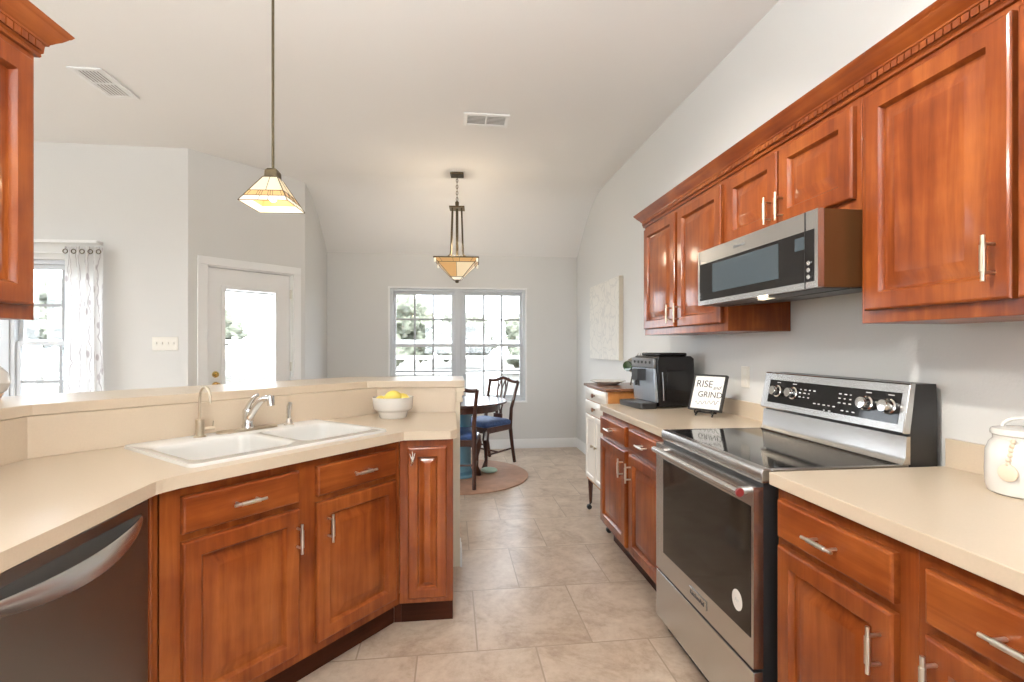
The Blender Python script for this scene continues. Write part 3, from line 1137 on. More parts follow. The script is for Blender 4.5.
# door skin with a scooped pocket behind a bowed handle
mb = MB()
mb.box(0.004, 0.596, -0.004, 0.0295, 0.105, 0.862)
dd = mb.build('door', 'steel_dark', t, bevel=0.003)
mb = MB()
nseg = 24
la, lb = [], []
rows = []
for k in range(nseg + 1):
    q = k / nseg
    x = 0.035 + 0.53 * q
    bow = math.sin(PI * q)
    zt = 0.826
    hh = 0.014 + 0.034 * bow ** 0.6
    out = -0.006 - 0.052 * bow ** 0.75
    dz = 0.012 * bow
    up = 0.016 * bow
    rows.append([(x, out + up + 0.010, zt - dz - 0.002), (x, out + up + 0.003, zt - dz), (x, out + up, zt - dz - 0.004), (x, out + up * 0.4 - 0.002, zt - dz - hh * 0.5), (x, out, zt - dz - hh + 0.003), (x, out + 0.004, zt - dz - hh), (x, out + 0.010, zt - dz - hh + 0.003)])
mb.loft(rows, True, True)
mb.build('handle', 'steel', dd, angle=0.5)
mb = MB()
rows = []
for k in range(nseg + 1):
    q = k / nseg
    x = 0.035 + 0.53 * q
    bow = math.sin(PI * q)
    zt = 0.828
    dz = 0.052 * bow ** 0.8
    rows.append([(x, -0.0045, zt + 0.006), (x, -0.0052, zt - dz * 0.5), (x, -0.0048, zt - dz - 0.002)])
mb.loft(rows, False, False, closed=False)
mb.build('pocket', 'pocket_grey', dd)

# ------------------------------------------------------------------ range
t = thing('range_cooker', 'stainless electric range with black glass cooktop between the right worktops', 'range', (0.935, 2.188, 0), RZ)
W = 0.746
MB().box(0.004, W - 0.004, 0.034, 0.655, 0.03, 0.899).build('body', 'black_plastic', t)
MB().box(0.02, W - 0.02, 0.05, 0.60, 0.0, 0.0295).build('plinth', 'black_plastic', t)
MB().box(0.002, W - 0.002, 0.060, 0.54, 0.8995, 0.9165).build('cooktop', 'black_glass', t, bevel=0.002)
# stainless front band wrapping the cooktop
mb = MB()
mb.prism_axis([(0.028, 0.873), (0.026, 0.880), (0.026, 0.908), (0.031, 0.917), (0.060, 0.9175), (0.060, 0.873)], 0.0, W, 'x')
mb.box(0.0, 0.012, 0.0605, 0.54, 0.9, 0.9175).box(W - 0.012, W, 0.0605, 0.54, 0.9, 0.9175)
mb.build('cooktop_frame', 'steel', t, bevel=0.002)
wx0, wx1, wz0, wz1 = 0.082, 0.728, 0.386, 0.797
mb = MB()
mb.box(0.002, wx0, 0.0, 0.033, 0.292, 0.861)
mb.box(wx1, W - 0.002, 0.0, 0.033, 0.292, 0.861)
mb.box(wx0, wx1, 0.0, 0.033, 0.292, wz0)
mb.box(wx0, wx1, 0.0, 0.033, wz1, 0.861)
od = mb.build('oven_door', 'steel', t)
MB().box(wx0 - 0.002, wx1 + 0.002, -0.0012, 0.02, wz0 - 0.002, wz1 + 0.002).build('oven_window', 'oven_glass', od)
hb = MB()
hb.tube([(0.070, -0.038, 0.843), (W - 0.02, -0.038, 0.843)], 0.0135, 18)
for x in (0.09, W - 0.05):
    hb.tube([(x, 0.0, 0.838), (x, -0.038, 0.843)], [0.013, 0.011], 12)
hb.build('handle', 'steel', od)
MB().lathe([(0.014, 0), (0.0145, 0.006), (0.012, 0.008), (0.004, 0.0085)], n=20, M=Matrix.Translation((W - 0.020, -0.038, 0.843)) @ Matrix.Rotation(PI / 2, 4, 'Y')).build('medallion', 'red_enamel', od)
bd = MB().box(0.325, 0.457, -0.004, -0.0002, 0.322, 0.356).build('badge', 'steel', od, bevel=0.001)
text('badge_lettering', 'KitchenAid', 0.024, 'ink', od, (0.391, -0.0045, 0.3385), (PI / 2, 0, 0))
MB().lathe([(0.034, 0), (0.034, 0.0006), (0.01, 0.0007)], n=32, M=Matrix.Translation((0.6565, -0.0013, 0.466)) @ Matrix.Rotation(PI / 2, 4, 'X') @ Matrix.Diagonal((0.86, 1.0, 1, 1))).build('sticker', 'paper_white', od)
text('sticker_mark', 'A+', 0.02, 'mark_grey', od, (0.6565, -0.0024, 0.466), (PI / 2, 0, 0))
MB().box(0.002, W - 0.002, 0.0, 0.033, 0.072, 0.281).build('warming_drawer', 'steel', t, bevel=0.002)
# backguard: lower apron and tilted control head
mb = MB()
mb.prism_axis([(0.515, 0.9175), (0.522, 0.926), (0.527, 0.94), (0.532, 1.008), (0.5448, 1.008), (0.5448, 0.9175)], 0.0, W, 'x')
mb.build('backguard_apron', 'steel', t, angle=0.9)
mb = MB()
mb.prism_axis([(0.520, 1.016), (0.517, 1.022), (0.545, 1.176), (0.550, 1.181), (0.566, 1.181), (0.545, 1.016)], 0.0, W, 'x')
head = mb.build('control_head', 'steel', t, bevel=0.002)
mb = MB()
mb.prism_axis([(0.5452, 0.9175), (0.5452, 1.0155), (0.5665, 1.179), (0.64, 1.179), (0.645, 1.12), (0.645, 0.9005), (0.5452, 0.9005)], 0.001, W - 0.001, 'x')
mb.build('backguard_case', 'black_plastic', t)
tl = math.atan2(0.028, 0.154)
MT = Matrix.Translation((0, 0.517, 1.022)) @ Matrix.Rotation(-tl, 4, 'X')
MB().box(0.045, 0.722, -0.0015, 0.004, 0.024, 0.128, M=MT).build('control_glass', 'black_glass', head)
for x in (0.108, 0.211, 0.594, 0.685):
    k = MB()
    k.lathe([(0.027, 0.0), (0.027, 0.004), (0.0215, 0.006), (0.0205, 0.028), (0.019, 0.031), (0.006, 0.0315)], n=28, M=MT @ Matrix.Translation((x, -0.002, 0.078)) @ Matrix.Rotation(PI / 2, 4, 'X'))
    kb = k.build('knob', 'chrome', head)
rnd = random.Random(3)
for cx, cz, nx, nz in ((0.30, 0.105, 4, 1), (0.285, 0.082, 3, 2), (0.40, 0.055, 5, 1), (0.42, 0.035, 2, 1), (0.50, 0.09, 3, 3), (0.52, 0.045, 3, 1)):
    mk = MB()
    for i in range(nx):
        for j in range(nz):
            x, z_ = cx + (i - nx / 2) * 0.026, cz + (j - nz / 2) * 0.017
            mk.box(x, x + 0.008 + rnd.random() * 0.006, -0.0019, -0.0014, z_, z_ + 0.004, M=MT)
    mk.build('marking', 'mark_grey', head)
for x in (0.108, 0.211, 0.594, 0.685):
    MB().box(x - 0.012, x + 0.012, -0.0019, -0.0014, 0.116, 0.119, M=MT).build('marking', 'mark_grey', head)

# ------------------------------------------------------------------ microwave hood
t = thing('microwave_hood', 'stainless low-profile microwave hood above the range', 'microwave', (1.133, 2.176, 1.4885), RZ)
W = 0.758
H_ = 0.246
mb = MB()
mb.prism_axis([(0.022, 0.0), (0.022, H_), (0.470, H_), (0.470, 0.03), (0.12, 0.0)], 0.002, W - 0.002, 'x')
mb.build('case', 'mw_side', t)
mb = MB()
gx0, gx1, gz0, gz1 = 0.018, 0.742, 0.020, 0.185
mb.box(0.0, gx0, 0, 0.0215, 0, H_).box(gx1, W, 0, 0.0215, 0, H_).box(gx0, gx1, 0, 0.0215, 0, gz0).box(gx0, gx1, 0, 0.0215, gz1, H_)
fr = mb.build('front_frame', 'steel', t, bevel=0.0)
MB().box(gx0, gx1, -0.001, 0.015, gz0, gz1).build('door_glass', 'black_glass', fr)
MB().box(0.13, 0.572, -0.0016, -0.0005, gz0 + 0.03, gz1 - 0.012).build('door_screen', 'mw_screen', fr)
MB().box(0.655, 0.70, -0.0018, -0.0005, gz1 - 0.058, gz1 - 0.016).build('display', 'mw_screen', fr)
MB().box(0.7005, 0.7025, -0.002, 0.0, 0.0, H_).build('door_seam', 'black_plastic', fr)
MB().box(0.0175, 0.0185, -0.0015, 0, gz1, H_).build('door_seam', 'black_plastic', fr)
for k in range(3):
    MB().lathe([(0.0075, 0), (0.0075, 0.004), (0.004, 0.005)], n=14, M=Matrix.Translation((0.722, -0.001, 0.035 + 0.022 * k)) @ Matrix.Rotation(PI / 2, 4, 'X')).build('button', 'steel', fr)
MB().box(0.02, 0.026, -0.004, -0.0008, 0.03, 0.036).box(0.02, 0.026, -0.004, -0.0008, 0.045, 0.056).build('latch', 'steel', fr)
text('lettering', 'KitchenAid', 0.018, 'ink_grey', fr, (0.33, -0.0008, 0.216), (PI / 2, 0, 0))
MB().prism_axis([(0.125, -0.0012), (0.469, 0.0285), (0.469, 0.0265), (0.125, -0.0032)], 0.01, W - 0.01, 'x').build('underside', 'black_plastic', t)
MB().box(0.01, W - 0.01, 0.024, 0.118, -0.0022, -0.0002).build('underside', 'black_plastic', t)
MB().box(0.36, 0.43, 0.06, 0.085, -0.0045, -0.0024).build('task_light', 'hood_lamp', t)
lm = lamp('hood_task_light', (1.21, 1.81, 1.462), 0.22, 0.02, (1, 0.85, 0.62))

# ------------------------------------------------------------------ wall cabinets on the right
XU = 1.285
U = {}


def upper(label, y_far, W, z0, z1, doors, name='upper_cabinet'):
    t = thing(name, label, 'cabinet', (XU, y_far, z0), RZ)
    h = z1 - z0
    MB().box(0.0005, W - 0.0005, 0, 1.603 - XU, 0, h).build('carcass', 'cherry', t, bevel=0.0015)
    for (x0, w, hx, hz) in doors:
        lo = 0.038
        cab_door(t, x0, lo, w, h - lo - 0.06, hx, hz, hm='champagne')
    return t


upper('two-door cherry wall cabinet at the far end beside the microwave', 3.188, 1.006, 1.374, 2.13,
      [(0.028, 0.452, 0.45, 0.115), (0.520, 0.452, 0.548, 0.115)])
upper('short cherry wall cabinet with two small doors above the microwave', 2.181, 0.762, 1.7355, 2.13,
      [(0.022, 0.352, 0.345, 0.105), (0.388, 0.356, 0.415, 0.105)])
upper('tall cherry wall cabinet at the near end of the right wall', 1.4185, 0.86, 1.374, 2.13,
      [(0.030, 0.405, 0.402, 0.135), (0.448, 0.385, 0.806, 0.135)])

# crown moulding: (projection, height)
CROWN = [(0.0, 2.092), (0.008, 2.094), (0.010, 2.099), (0.009, 2.104), (0.013, 2.108), (0.014, 2.119), (0.015, 2.1295), (0.021, 2.132), (0.022, 2.137), (0.026, 2.141),
         (0.031, 2.147), (0.041, 2.157), (0.049, 2.168), (0.051, 2.171), (0.054, 2.173), (0.060, 2.183), (0.0, 2.183)]
DENT = (0.0135, 0.021, 2.1095, 2.1285)


def crown(path, label):
    ps = [offset_line(path, o_) if o_ else list(path) for o_, _ in CROWN]
    loops = []
    for i in range(len(path)):
        loops.append([(ps[k][i][0], ps[k][i][1], CROWN[k][1]) for k in range(len(CROWN))])
    mb = MB()
    mb.loft(loops, True, True)
    o = mb.build('crown_moulding', 'cherry_long', angle=0.45)
    tag(o, label, 'moulding')
    d = MB()
    for a, b in zip(path, path[1:]):
        a, b = Vector(a), Vector(b)
        L = (b - a).length
        v = (b - a).normalized()
        n = Vector((-v.y, v.x))
        M = Matrix(((v.x, n.x, 0, a.x), (v.y, n.y, 0, a.y), (0, 0, 1, 0), (0, 0, 0, 1)))
        s = 0.004
        while s + 0.018 < L:
            d.box(s, s + 0.0185, DENT[0], DENT[1], DENT[2], DENT[3], M=M)
            s += 0.0222
    d.build('dentil', 'cherry', o, smooth=False)
    return o


crown([(XU - 0.0006, 0.56), (XU - 0.0006, 3.1886), (1.603, 3.1886)], 'cherry crown moulding with dentil band along the right wall cabinets')

# wall cabinet at upper left
t = thing('upper_cabinet', 'cherry wall cabinet hanging at the upper left edge', 'cabinet', (-1.13, 0.495, 1.374), PI / 2)
MB().box(0, 1.0, 0, 0.314, 0, 0.756).build('carcass', 'cherry', t, bevel=0.0015)
cab_door(t, 0.02, 0.038, 0.465, 0.658, 0.455, 0.135)
cab_door(t, 0.505, 0.038, 0.468, 0.658, 0.535, 0.135)
crown([(-1.4505, 1.4956), (-1.1294, 1.4956), (-1.1294, 0.45)], 'cherry crown moulding with dentil band on the upper left cabinet')

# ------------------------------------------------------------------ things on the right worktops
# canister
t = thing('canister', 'white ceramic canister with lid standing at the right edge of the worktop', 'canister', (1.488, 1.128, 0.9145))
t.scale = (0.92, 0.92, 0.97)
MB().lathe([(0.068, 0), (0.075, 0.004), (0.080, 0.02), (0.082, 0.06), (0.080, 0.115), (0.072, 0.138), (0.064, 0.147), (0.064, 0.158), (0.05, 0.158)], n=48).build('jar', 'ceramic_white', t)
lid = MB().lathe([(0.066, 0.1585), (0.0695, 0.161), (0.0695, 0.170), (0.066, 0.176), (0.05, 0.180), (0.02, 0.182)], n=48).build('lid', 'ceramic_white', t)
a = math.radians(-52)
pth = []
for k in range(13):
    q = PI * k / 12
    pth.append((0.042 * math.cos(q) * math.cos(a), 0.042 * math.cos(q) * math.sin(a), 0.179 + 0.026 * math.sin(q)))
MB().tube(pth, 0.0052, 10).build('lid_handle', 'ceramic_white', lid)
bd = MB()
dv = Vector((-0.97, -0.20, 0)).normalized()
sd = Vector((dv.y, -dv.x, 0))
for k in range(6):
    p = dv * (0.0705 + 0.0025 * k if k < 4 else 0.084) + sd * (-0.012 + 0.001 * k)
    bd.ellipsoid((p.x, p.y, 0.148 - 0.012 * k), 0.0065, 0.0065, 0.0065, 12, 8)
bd.build('bead_string', 'bead_wood', t)
ang = math.atan2(dv.y, dv.x)
M = Matrix.Translation((dv.x * 0.086 - sd.x * 0.008, dv.y * 0.086 - sd.y * 0.008, 0.066)) @ Matrix.Rotation(ang, 4, 'Z') @ Matrix.Rotation(PI / 2, 4, 'Y')
MB().lathe([(0.022, -0.003), (0.023, -0.001), (0.023, 0.002), (0.021, 0.003), (0.005, 0.003)], n=28, M=M).build('wooden_tag', 'bead_wood', t)

# outlet
t = thing('wall_outlet', 'cream wall outlet between the small sign and the range', 'outlet', (X_R - 0.0005, 2.545, 1.133), RZ)
MB().box(-0.037, 0.037, -0.006, 0, -0.058, 0.058).build('plate', 'plate_cream', t, bevel=0.002)
for s in (-1, 1):
    MB().prism_axis([(x, z_) for x, z_ in rrect(0, s * 0.026, 0.032, 0.036, 0.012)], -0.008, -0.0062, 'y').build('socket', 'plate_white', t)

# small sign on easel
SA = math.radians(-60)
t = thing('easel', 'small black tabletop easel holding the framed sign by the range', 'easel', (1.405, 2.592, 0.9145), SA)
mb = MB()
for s in (-1, 1):
    mb.tube([(s * 0.05, -0.040, 0.004), (s * 0.048, -0.022, 0.022), (s * 0.045, 0.0, 0.024), (s * 0.02, 0.05, 0.17)], 0.0045, 8)
    mb.tube([(s * 0.05, -0.032, 0.012), (s * 0.052, -0.044, 0.022), (s * 0.048, -0.045, 0.040)], 0.0045, 8)
mb.tube([(-0.055, -0.018, 0.022), (0.055, -0.018, 0.022)], 0.005, 8)
mb.tube([(0, 0.045, 0.15), (0, 0.085, 0.004)], 0.0045, 8)
mb.tube([(-0.03, 0.032, 0.12), (0.03, 0.032, 0.12)], 0.004, 8)
mb.build('easel_frame', 'black_plastic', t)
t = thing('framed_sign', 'small white lettered sign in a black frame on the easel', 'sign', (1.405 - 0.0, 2.592, 0.9145), SA)
TS = Matrix.Translation((0, -0.024, 0.030)) @ Matrix.Rotation(math.radians(-20), 4, 'X')
mb = MB()
for a_ in ((-0.098, -0.090, 0, 0.205), (0.090, 0.098, 0, 0.205), (-0.090, 0.090, 0, 0.008), (-0.090, 0.090, 0.197, 0.205)):
    mb.box(a_[0], a_[1], -0.018, 0.004, a_[2], a_[3], M=TS)
mb.build('frame', 'black_plastic', t)
MB().box(-0.090, 0.090, -0.010, 0.002, 0.008, 0.197, M=TS).build('board', 'paper_white', t)


def on_sign(name, body, size, x, z_, sh=0.0):
    c = TS @ Matrix.Translation((x, -0.0106, z_)) @ Matrix.Rotation(PI / 2, 4, 'X')
    o = text(name, body, size, 'ink', t, c.to_translation(), c.to_euler(), sh)
    return o


on_sign('lettering', 'RISE', 0.056, -0.028, 0.150)
on_sign('lettering', 'and', 0.03, 0.048, 0.132, 0.4)
on_sign('lettering', 'GRIND', 0.047, 0.016, 0.090)
sq = MB()
pts = []
for k in range(60):
    q = k / 59
    pts.append(TS @ Vector((-0.065 + 0.14 * q, -0.0106, 0.040 + 0.010 * math.sin(q * 34) * (1 if k % 17 else 1.6) + 0.012 * q)))
sq.tube(pts, 0.0011, 6)
sq.build('script_line', 'ink', t)

# coffee machine
CA = math.radians(-82)
t = thing('coffee_machine', 'black automatic coffee machine with silver front on the far worktop', 'coffee machine', (1.216, 3.212, 0.9145), CA)
Wc, Dc, Hc = 0.29, 0.275, 0.325
# local: x along the front (to the near side), y into depth
mb = MB()
mb.prism_axis([(0.02, 0.01), (0.0, 0.325 - 0.03), (0.012, 0.325), (Dc - 0.035, 0.325), (Dc - 0.012, 0.31), (Dc, 0.01)], 0.0, Wc, 'x')
body = mb.build('body', 'black_gloss', t, bevel=0.006)
MB().box(Wc + 0.0003, Wc + 0.004, 0.065, 0.215, 0.045, 0.235).build('side_panel', 'black_glass', t, bevel=0.003)
MB().tube([(Wc + 0.003, 0.045, 0.05), (Wc + 0.006, 0.040, 0.13), (Wc + 0.003, 0.035, 0.225)], 0.004, 8).build('side_grip', 'steel_dark', t)
mb = MB()
mb.prism_axis([(-0.006, 0.036), (0.017, 0.036), (0.0, 0.25), (-0.016, 0.25), (-0.018, 0.246)], 0.012, Wc - 0.008, 'x')
mb.build('front_panel', 'silver_plastic', t, bevel=0.004)
mb = MB()
mb.box(0.004, Wc - 0.004, -0.020, -0.0005, 0.2505, 0.312)
fa = mb.build('control_fascia', 'steel_dark', t, bevel=0.005)
for k in range(5):
    MB().lathe([(0.009, 0), (0.009, 0.003), (0.004, 0.004)], n=14, M=Matrix.Translation((0.05 + 0.047 * k, -0.0202, 0.285)) @ Matrix.Rotation(PI / 2, 4, 'X')).build('button', 'black_plastic', fa)
mb = MB()
mb.box(0.105, 0.185, -0.075, -0.018, 0.17, 0.244)
mb.tube([(0.13, -0.055, 0.17), (0.13, -0.055, 0.135)], 0.009, 10)
mb.tube([(0.16, -0.055, 0.17), (0.16, -0.055, 0.135)], 0.009, 10)
mb.build('coffee_spout', 'black_plastic', t, bevel=0.004)
mb = MB()
mb.prism(rrect(Wc / 2, -0.052, Wc - 0.004, 0.122, 0.02), 0.0, 0.034)
mb.build('drip_tray', 'black_plastic', t, bevel=0.004)
MB().box(0.02, Wc - 0.02, -0.10, -0.015, 0.0342, 0.037).build('drip_grate', 'steel_dark', t)
mb = MB()
mb.box(0.05, Wc - 0.02, 0.03, Dc - 0.05, 0.3255, 0.345)
mb.build('hopper_lid', 'black_gloss', t, bevel=0.006)

# cabinet on casters beyond the worktop
t = thing('caster_cabinet', 'small wooden cabinet on dark caster legs beyond the right worktop', 'cabinet', (1.075, 3.875, 0), RZ)
Wd, Dd = 0.55, 0.46
MB().box(0.0, Wd, 0.0, Dd, 0.245, 0.985).build('carcass', 'honey_wood', t, bevel=0.003)
MB().box(-0.02, Wd + 0.02, -0.022, Dd, 0.9855, 1.005).build('cabinet_top', 'brown_wood', t, bevel=0.004)
for z0, h in ((0.885, 0.09), (0.775, 0.10)):
    dr = MB().rings(0.012, z0, Wd - 0.024, h, [(0, -0.0005), (0, -0.012), (0.006, -0.016)]).build('drawer', 'pale_paint', t)
    k = MB().lathe([(0.006, 0), (0.006, 0.01), (0.016, 0.016), (0.018, 0.024), (0.01, 0.028)], n=16, M=Matrix.Translation((Wd / 2, -0.016, z0 + h / 2)) @ Matrix.Rotation(PI / 2, 4, 'X'))
    k.build('knob', 'brown_wood', dr)
for x0, hx in ((0.012, 0.235), (Wd / 2 + 0.003, 0.315)):
    dr = MB().rings(x0, 0.27, Wd / 2 - 0.015, 0.495, [(0, -0.0005), (0, -0.012), (0.005, -0.015), (0.035, -0.015), (0.04, -0.010), (0.045, -0.010)]).build('door', 'pale_paint', t)
    MB().lathe([(0.005, 0), (0.005, 0.01), (0.013, 0.014), (0.014, 0.021), (0.008, 0.024)], n=16, M=Matrix.Translation((hx, -0.015, 0.545)) @ Matrix.Rotation(PI / 2, 4, 'X')).build('knob', 'champagne', dr)
for x in (0.025, Wd - 0.025):
    for y in (0.025, Dd - 0.03):
        lg = MB().tube([(x, y, 0.2445), (x, y, 0.15), (x, y, 0.05)], [0.022, 0.017, 0.011], 8).build('leg', 'dark_wood', t)
        c = MB()
        c.tube([(x, y, 0.05), (x - 0.004, y - 0.006, 0.036)], 0.007, 8)
        c.tube([(x - 0.012, y - 0.012, 0.019), (x + 0.012, y - 0.012, 0.019)], 0.019, 16)
        c.build('caster', 'plastic_black_caster', lg)

# shallow dish, bottle and holder on it
t = thing('serving_dish', 'shallow white dish lying on the wooden caster cabinet', 'dish', (1.20, 3.72, 1.0055))
MB().lathe([(0.07, 0), (0.075, 0.002), (0.115, 0.02), (0.135, 0.026), (0.135, 0.030), (0.112, 0.025), (0.07, 0.008), (0.02, 0.007)], n=40).build('dish', 'ceramic_white', t)
BX, BY = 1.35, 3.58
t = thing('bottle_holder', 'grey-brown woven bottle holder on the caster cabinet behind the coffee machine', 'bottle holder', (BX + 0.05, BY, 1.0055))
mb = MB()
ax = Vector((0.75, 0.65, 0.05)).normalized()
c0_ = Vector((-0.08, -0.075, 0.156))
pth = [c0_ + ax * (0.25 * k / 10 - 0.03) for k in range(11)]
mb.tube(pth, [0.046, 0.055, 0.058, 0.060, 0.061, 0.061, 0.060, 0.057, 0.052, 0.046, 0.036], 20)
mb.build('woven_sleeve', 'wicker', t)
mb = MB()
for s in (0.02, 0.17):
    p = c0_ + ax * s
    mb = MB()
    for sg in (-1, 1):
        mb.tube([(p.x, p.y, p.z - 0.05), (p.x, p.y + 0.045 * sg, 0.07), (p.x - 0.01, p.y + 0.05 * sg, 0.004)], 0.005, 8)
    mb.build('stand', 'bronze', t)
for k in range(4):
    p = c0_ + ax * (0.06 + 0.05 * k)
    mb = MB().tube([(p.x, p.y, p.z + 0.055), (p.x + 0.008 - 0.004 * k, p.y - 0.01, p.z + 0.085)], [0.004, 0.0015], 6)
    mb.build('twig', 'wicker', t)
tb = c0_ + ax * -0.035
wq = ax.to_track_quat('Z', 'Y').to_matrix().to_4x4()
mb = MB().lathe([(0.02, -0.048), (0.034, -0.05), (0.0375, -0.045), (0.0375, -0.001), (0.03, 0.0)], n=24, M=Matrix.Translation(tb) @ wq)
tag(mb.build('wine_bottle', 'bottle_green', loc=(BX + 0.05, BY, 1.0055)), 'dark green bottle whose round base sticks out of the woven holder', 'bottle')

# canvas on the right wall
t = thing('wall_canvas', 'pale textured square canvas hanging on the right wall', 'picture', (X_R - 0.001, 5.49, 1.165), RZ)
MB().box(0, 0.985, -0.042, -0.001, 0, 0.80).build('stretcher', 'canvas_edge', t)
MB().box(0.001, 0.984, -0.0455, -0.0425, 0.001, 0.799).build('canvas_face', 'white_relief_art', t)

# ------------------------------------------------------------------ ceiling vents
def vent(label, x0, x1, y0, y1, along_x):
    t = thing('ceiling_vent', label, 'vent', ((x0 + x1) / 2, (y0 + y1) / 2, Z_C - 0.0005), 0 if along_x else PI / 2)
    w = (x1 - x0) if along_x else (y1 - y0)
    d = (y1 - y0) if along_x else (x1 - x0)
    w2, d2 = w / 2, d / 2
    mb = MB()
    b = 0.028
    mb.box(-w2, w2, -d2, -d2 + b, -0.010, 0).box(-w2, w2, d2 - b, d2, -0.010, 0).box(-w2, -w2 + b, -d2 + b, d2 - b, -0.010, 0).box(w2 - b, w2, -d2 + b, d2 - b, -0.010, 0)
    mb.box(-0.006, 0.006, -d2 + b, d2 - b, -0.009, 0)
    mb.build('frame', 'trim_white', t, bevel=0.002)
    MB().box(-w2 + b, w2 - b, -d2 + b, d2 - b, -0.0015, 0).build('backing', 'vent_dark', t)
    sl = MB()
    n = 7
    for k in range(n):
        y = -d2 + b + (d - 2 * b) * (k + 0.5) / n
        sl.box(-w2 + b, w2 - b, -0.0095, 0.0095, -0.0006, 0.0006, M=Matrix.Translation((0, y, -0.006)) @ Matrix.Rotation(0.22, 4, 'X'))
    sl.build('slat', 'trim_white', t, smooth=False)


vent('white ceiling vent near the middle of the ceiling before the chandelier', 0.085, 0.425, 3.625, 3.83, True)
vent('white ceiling vent at the upper left beside the wall cabinet', -2.335, -2.135, 3.32, 3.69, False)

# ------------------------------------------------------------------ pendant over the sink
PX, PY = -0.792, 2.318
t = thing('pendant_light', 'small stained glass pendant lamp on a long rod over the sink', 'lamp', (PX, PY, Z_C), math.radians(-4))
ZB = 1.924 - Z_C
MB().lathe([(0.06, 0), (0.06, -0.012), (0.02, -0.025), (0.008, -0.03)], n=24).build('ceiling_rose', 'bronze', t)
MB().tube([(0, 0, -0.028), (0, 0, ZB + 0.165)], 0.006, 10).build('rod', 'bronze', t)
hs = 0.1025
mb = MB()
mb.loft([[(s * x, s * y, z_) for x, y in ((-1, -1), (1, -1), (1, 1), (-1, 1))] for s, z_ in ((0.034, ZB + 0.122), (0.027, ZB + 0.13), (0.025, ZB + 0.155), (0.017, ZB + 0.166), (0.006, ZB + 0.168))])
mb.build('cap', 'bronze', t, smooth=False)


def pyramid_shade(t, hs, top, z0, z1, inv=False):
    """four-sided leaded glass shade: cream panels, amber band, white border"""
    def ring(q):
        s = hs + (top - hs) * q
        z_ = z0 + (z1 - z0) * q
        return [(-s, -s, z_), (s, -s, z_), (s, s, z_), (-s, s, z_)]
    th = 0.003
    bands = ((0.0, 0.20, 'shade_white', 'border_panel'), (0.20, 0.42, 'shade_amber', 'amber_panel'), (0.42, 1.0, 'shade_cream', 'cream_panel'))
    for q0, q1, m_, nm in bands:
        mb = MB()
        a, b = ring(q0), ring(q1)
        ai = [(x * (1 - th / hs), y * (1 - th / hs), z_) for x, y, z_ in a]
        bi = [(x * (1 - th / hs * 2), y * (1 - th / hs * 2), z_) for x, y, z_ in b]
        for i in range(4):
            j = (i + 1) % 4
            mb.loft([[a[i], a[j], ai[j], ai[i]], [b[i], b[j], bi[j], bi[i]]])
        mb.build(nm, m_, t, smooth=False)
    ld = MB()
    for i in range(4):
        a, b = ring(0)[i], ring(1)[i]
        ld.tube([a, b], 0.0022, 6)
    for q in (0.0, 0.20, 0.42):
        r = ring(q)
        for i in range(4):
            ld.tube([r[i], r[(i + 1) % 4]], 0.0018, 6)
    for i in range(4):
        a0, a1 = Vector(ring(0.42)[i]), Vector(ring(0.42)[(i + 1) % 4])
        b0, b1 = Vector(ring(1.0)[i]), Vector(ring(1.0)[(i + 1) % 4])
        ld.tube([(a0 + a1) / 2, (b0 + b1) / 2], 0.0014, 6)
        c0_, c1_ = Vector(ring(0.2)[i]), Vector(ring(0.2)[(i + 1) % 4])
        for f in (0.08, 0.30, 0.36, 0.42, 0.58, 0.64, 0.70, 0.92):
            ld.tube([c0_.lerp(c1_, f), a0.lerp(a1, f)], 0.0012, 5)
        e0, e1 = Vector(ring(0.0)[i]), Vector(ring(0.0)[(i + 1) % 4])
        for f in (0.4, 0.6):
            ld.tube([e0.lerp(e1, f), c0_.lerp(c1_, f)], 0.0012, 5)
    ld.build('lead_line', 'bronze', t)


pyramid_shade(t, hs, 0.032, ZB, ZB + 0.122)
MB().ellipsoid((0, 0, ZB + 0.055), 0.026, 0.026, 0.034, 16, 10).build('bulb', 'bulb', t)
lamp('pendant_bulb', (PX, PY, 1.924 + 0.02), 1.2, 0.03, (1, 0.8, 0.55))

# ------------------------------------------------------------------ chandelier over the dining table
CX_, CY_ = 0.05, 4.945
t = thing('chandelier', 'inverted pyramid stained glass chandelier on bronze rods over the dining table', 'lamp', (CX_, CY_, Z_C), math.radians(-3))
MB().box(-0.065, 0.065, -0.065, 0.065, -0.022, -0.0005).build('ceiling_plate', 'bronze', t, bevel=0.006)
ch = MB()
for k in range(8):
    z_ = -0.035 - 0.031 * k
    pts = [(0.010 * math.cos(q) * (1 if k % 2 else 0), 0.010 * math.cos(q) * (0 if k % 2 else 1), z_ + 0.020 * math.sin(q)) for q in [2 * PI * i / 12 for i in range(13)]]
    ch.tube(pts, 0.0025, 6)
ch.tube([(0, 0, -0.02), (0, 0, -0.29)], 0.002, 6)
ch.build('chain', 'bronze', t)
zt = 2.675 - Z_C
MB().lathe([(0.016, zt + 0.06), (0.02, zt + 0.05), (0.016, zt + 0.01), (0.012, zt)], n=14).box(-0.075, 0.075, -0.075, 0.075, zt - 0.014, zt).build('top_bracket', 'bronze', t, bevel=0.002)
zr = 2.150 - Z_C
rd = MB()
for sx in (-1, 1):
    for sy in (-1, 1):
        rd.tube([(sx * 0.045, sy * 0.045, zt - 0.012), (sx * 0.058, sy * 0.058, zr + 0.085), (sx * 0.062, sy * 0.062, zr + 0.05), (sx * 0.11, sy * 0.11, zr + 0.0)], 0.0075, 8)
rd.tube([(0, 0, zt - 0.012), (0, 0, zr + 0.02)], 0.013, 10)
rd.build('rod', 'bronze', t)
mb = MB()
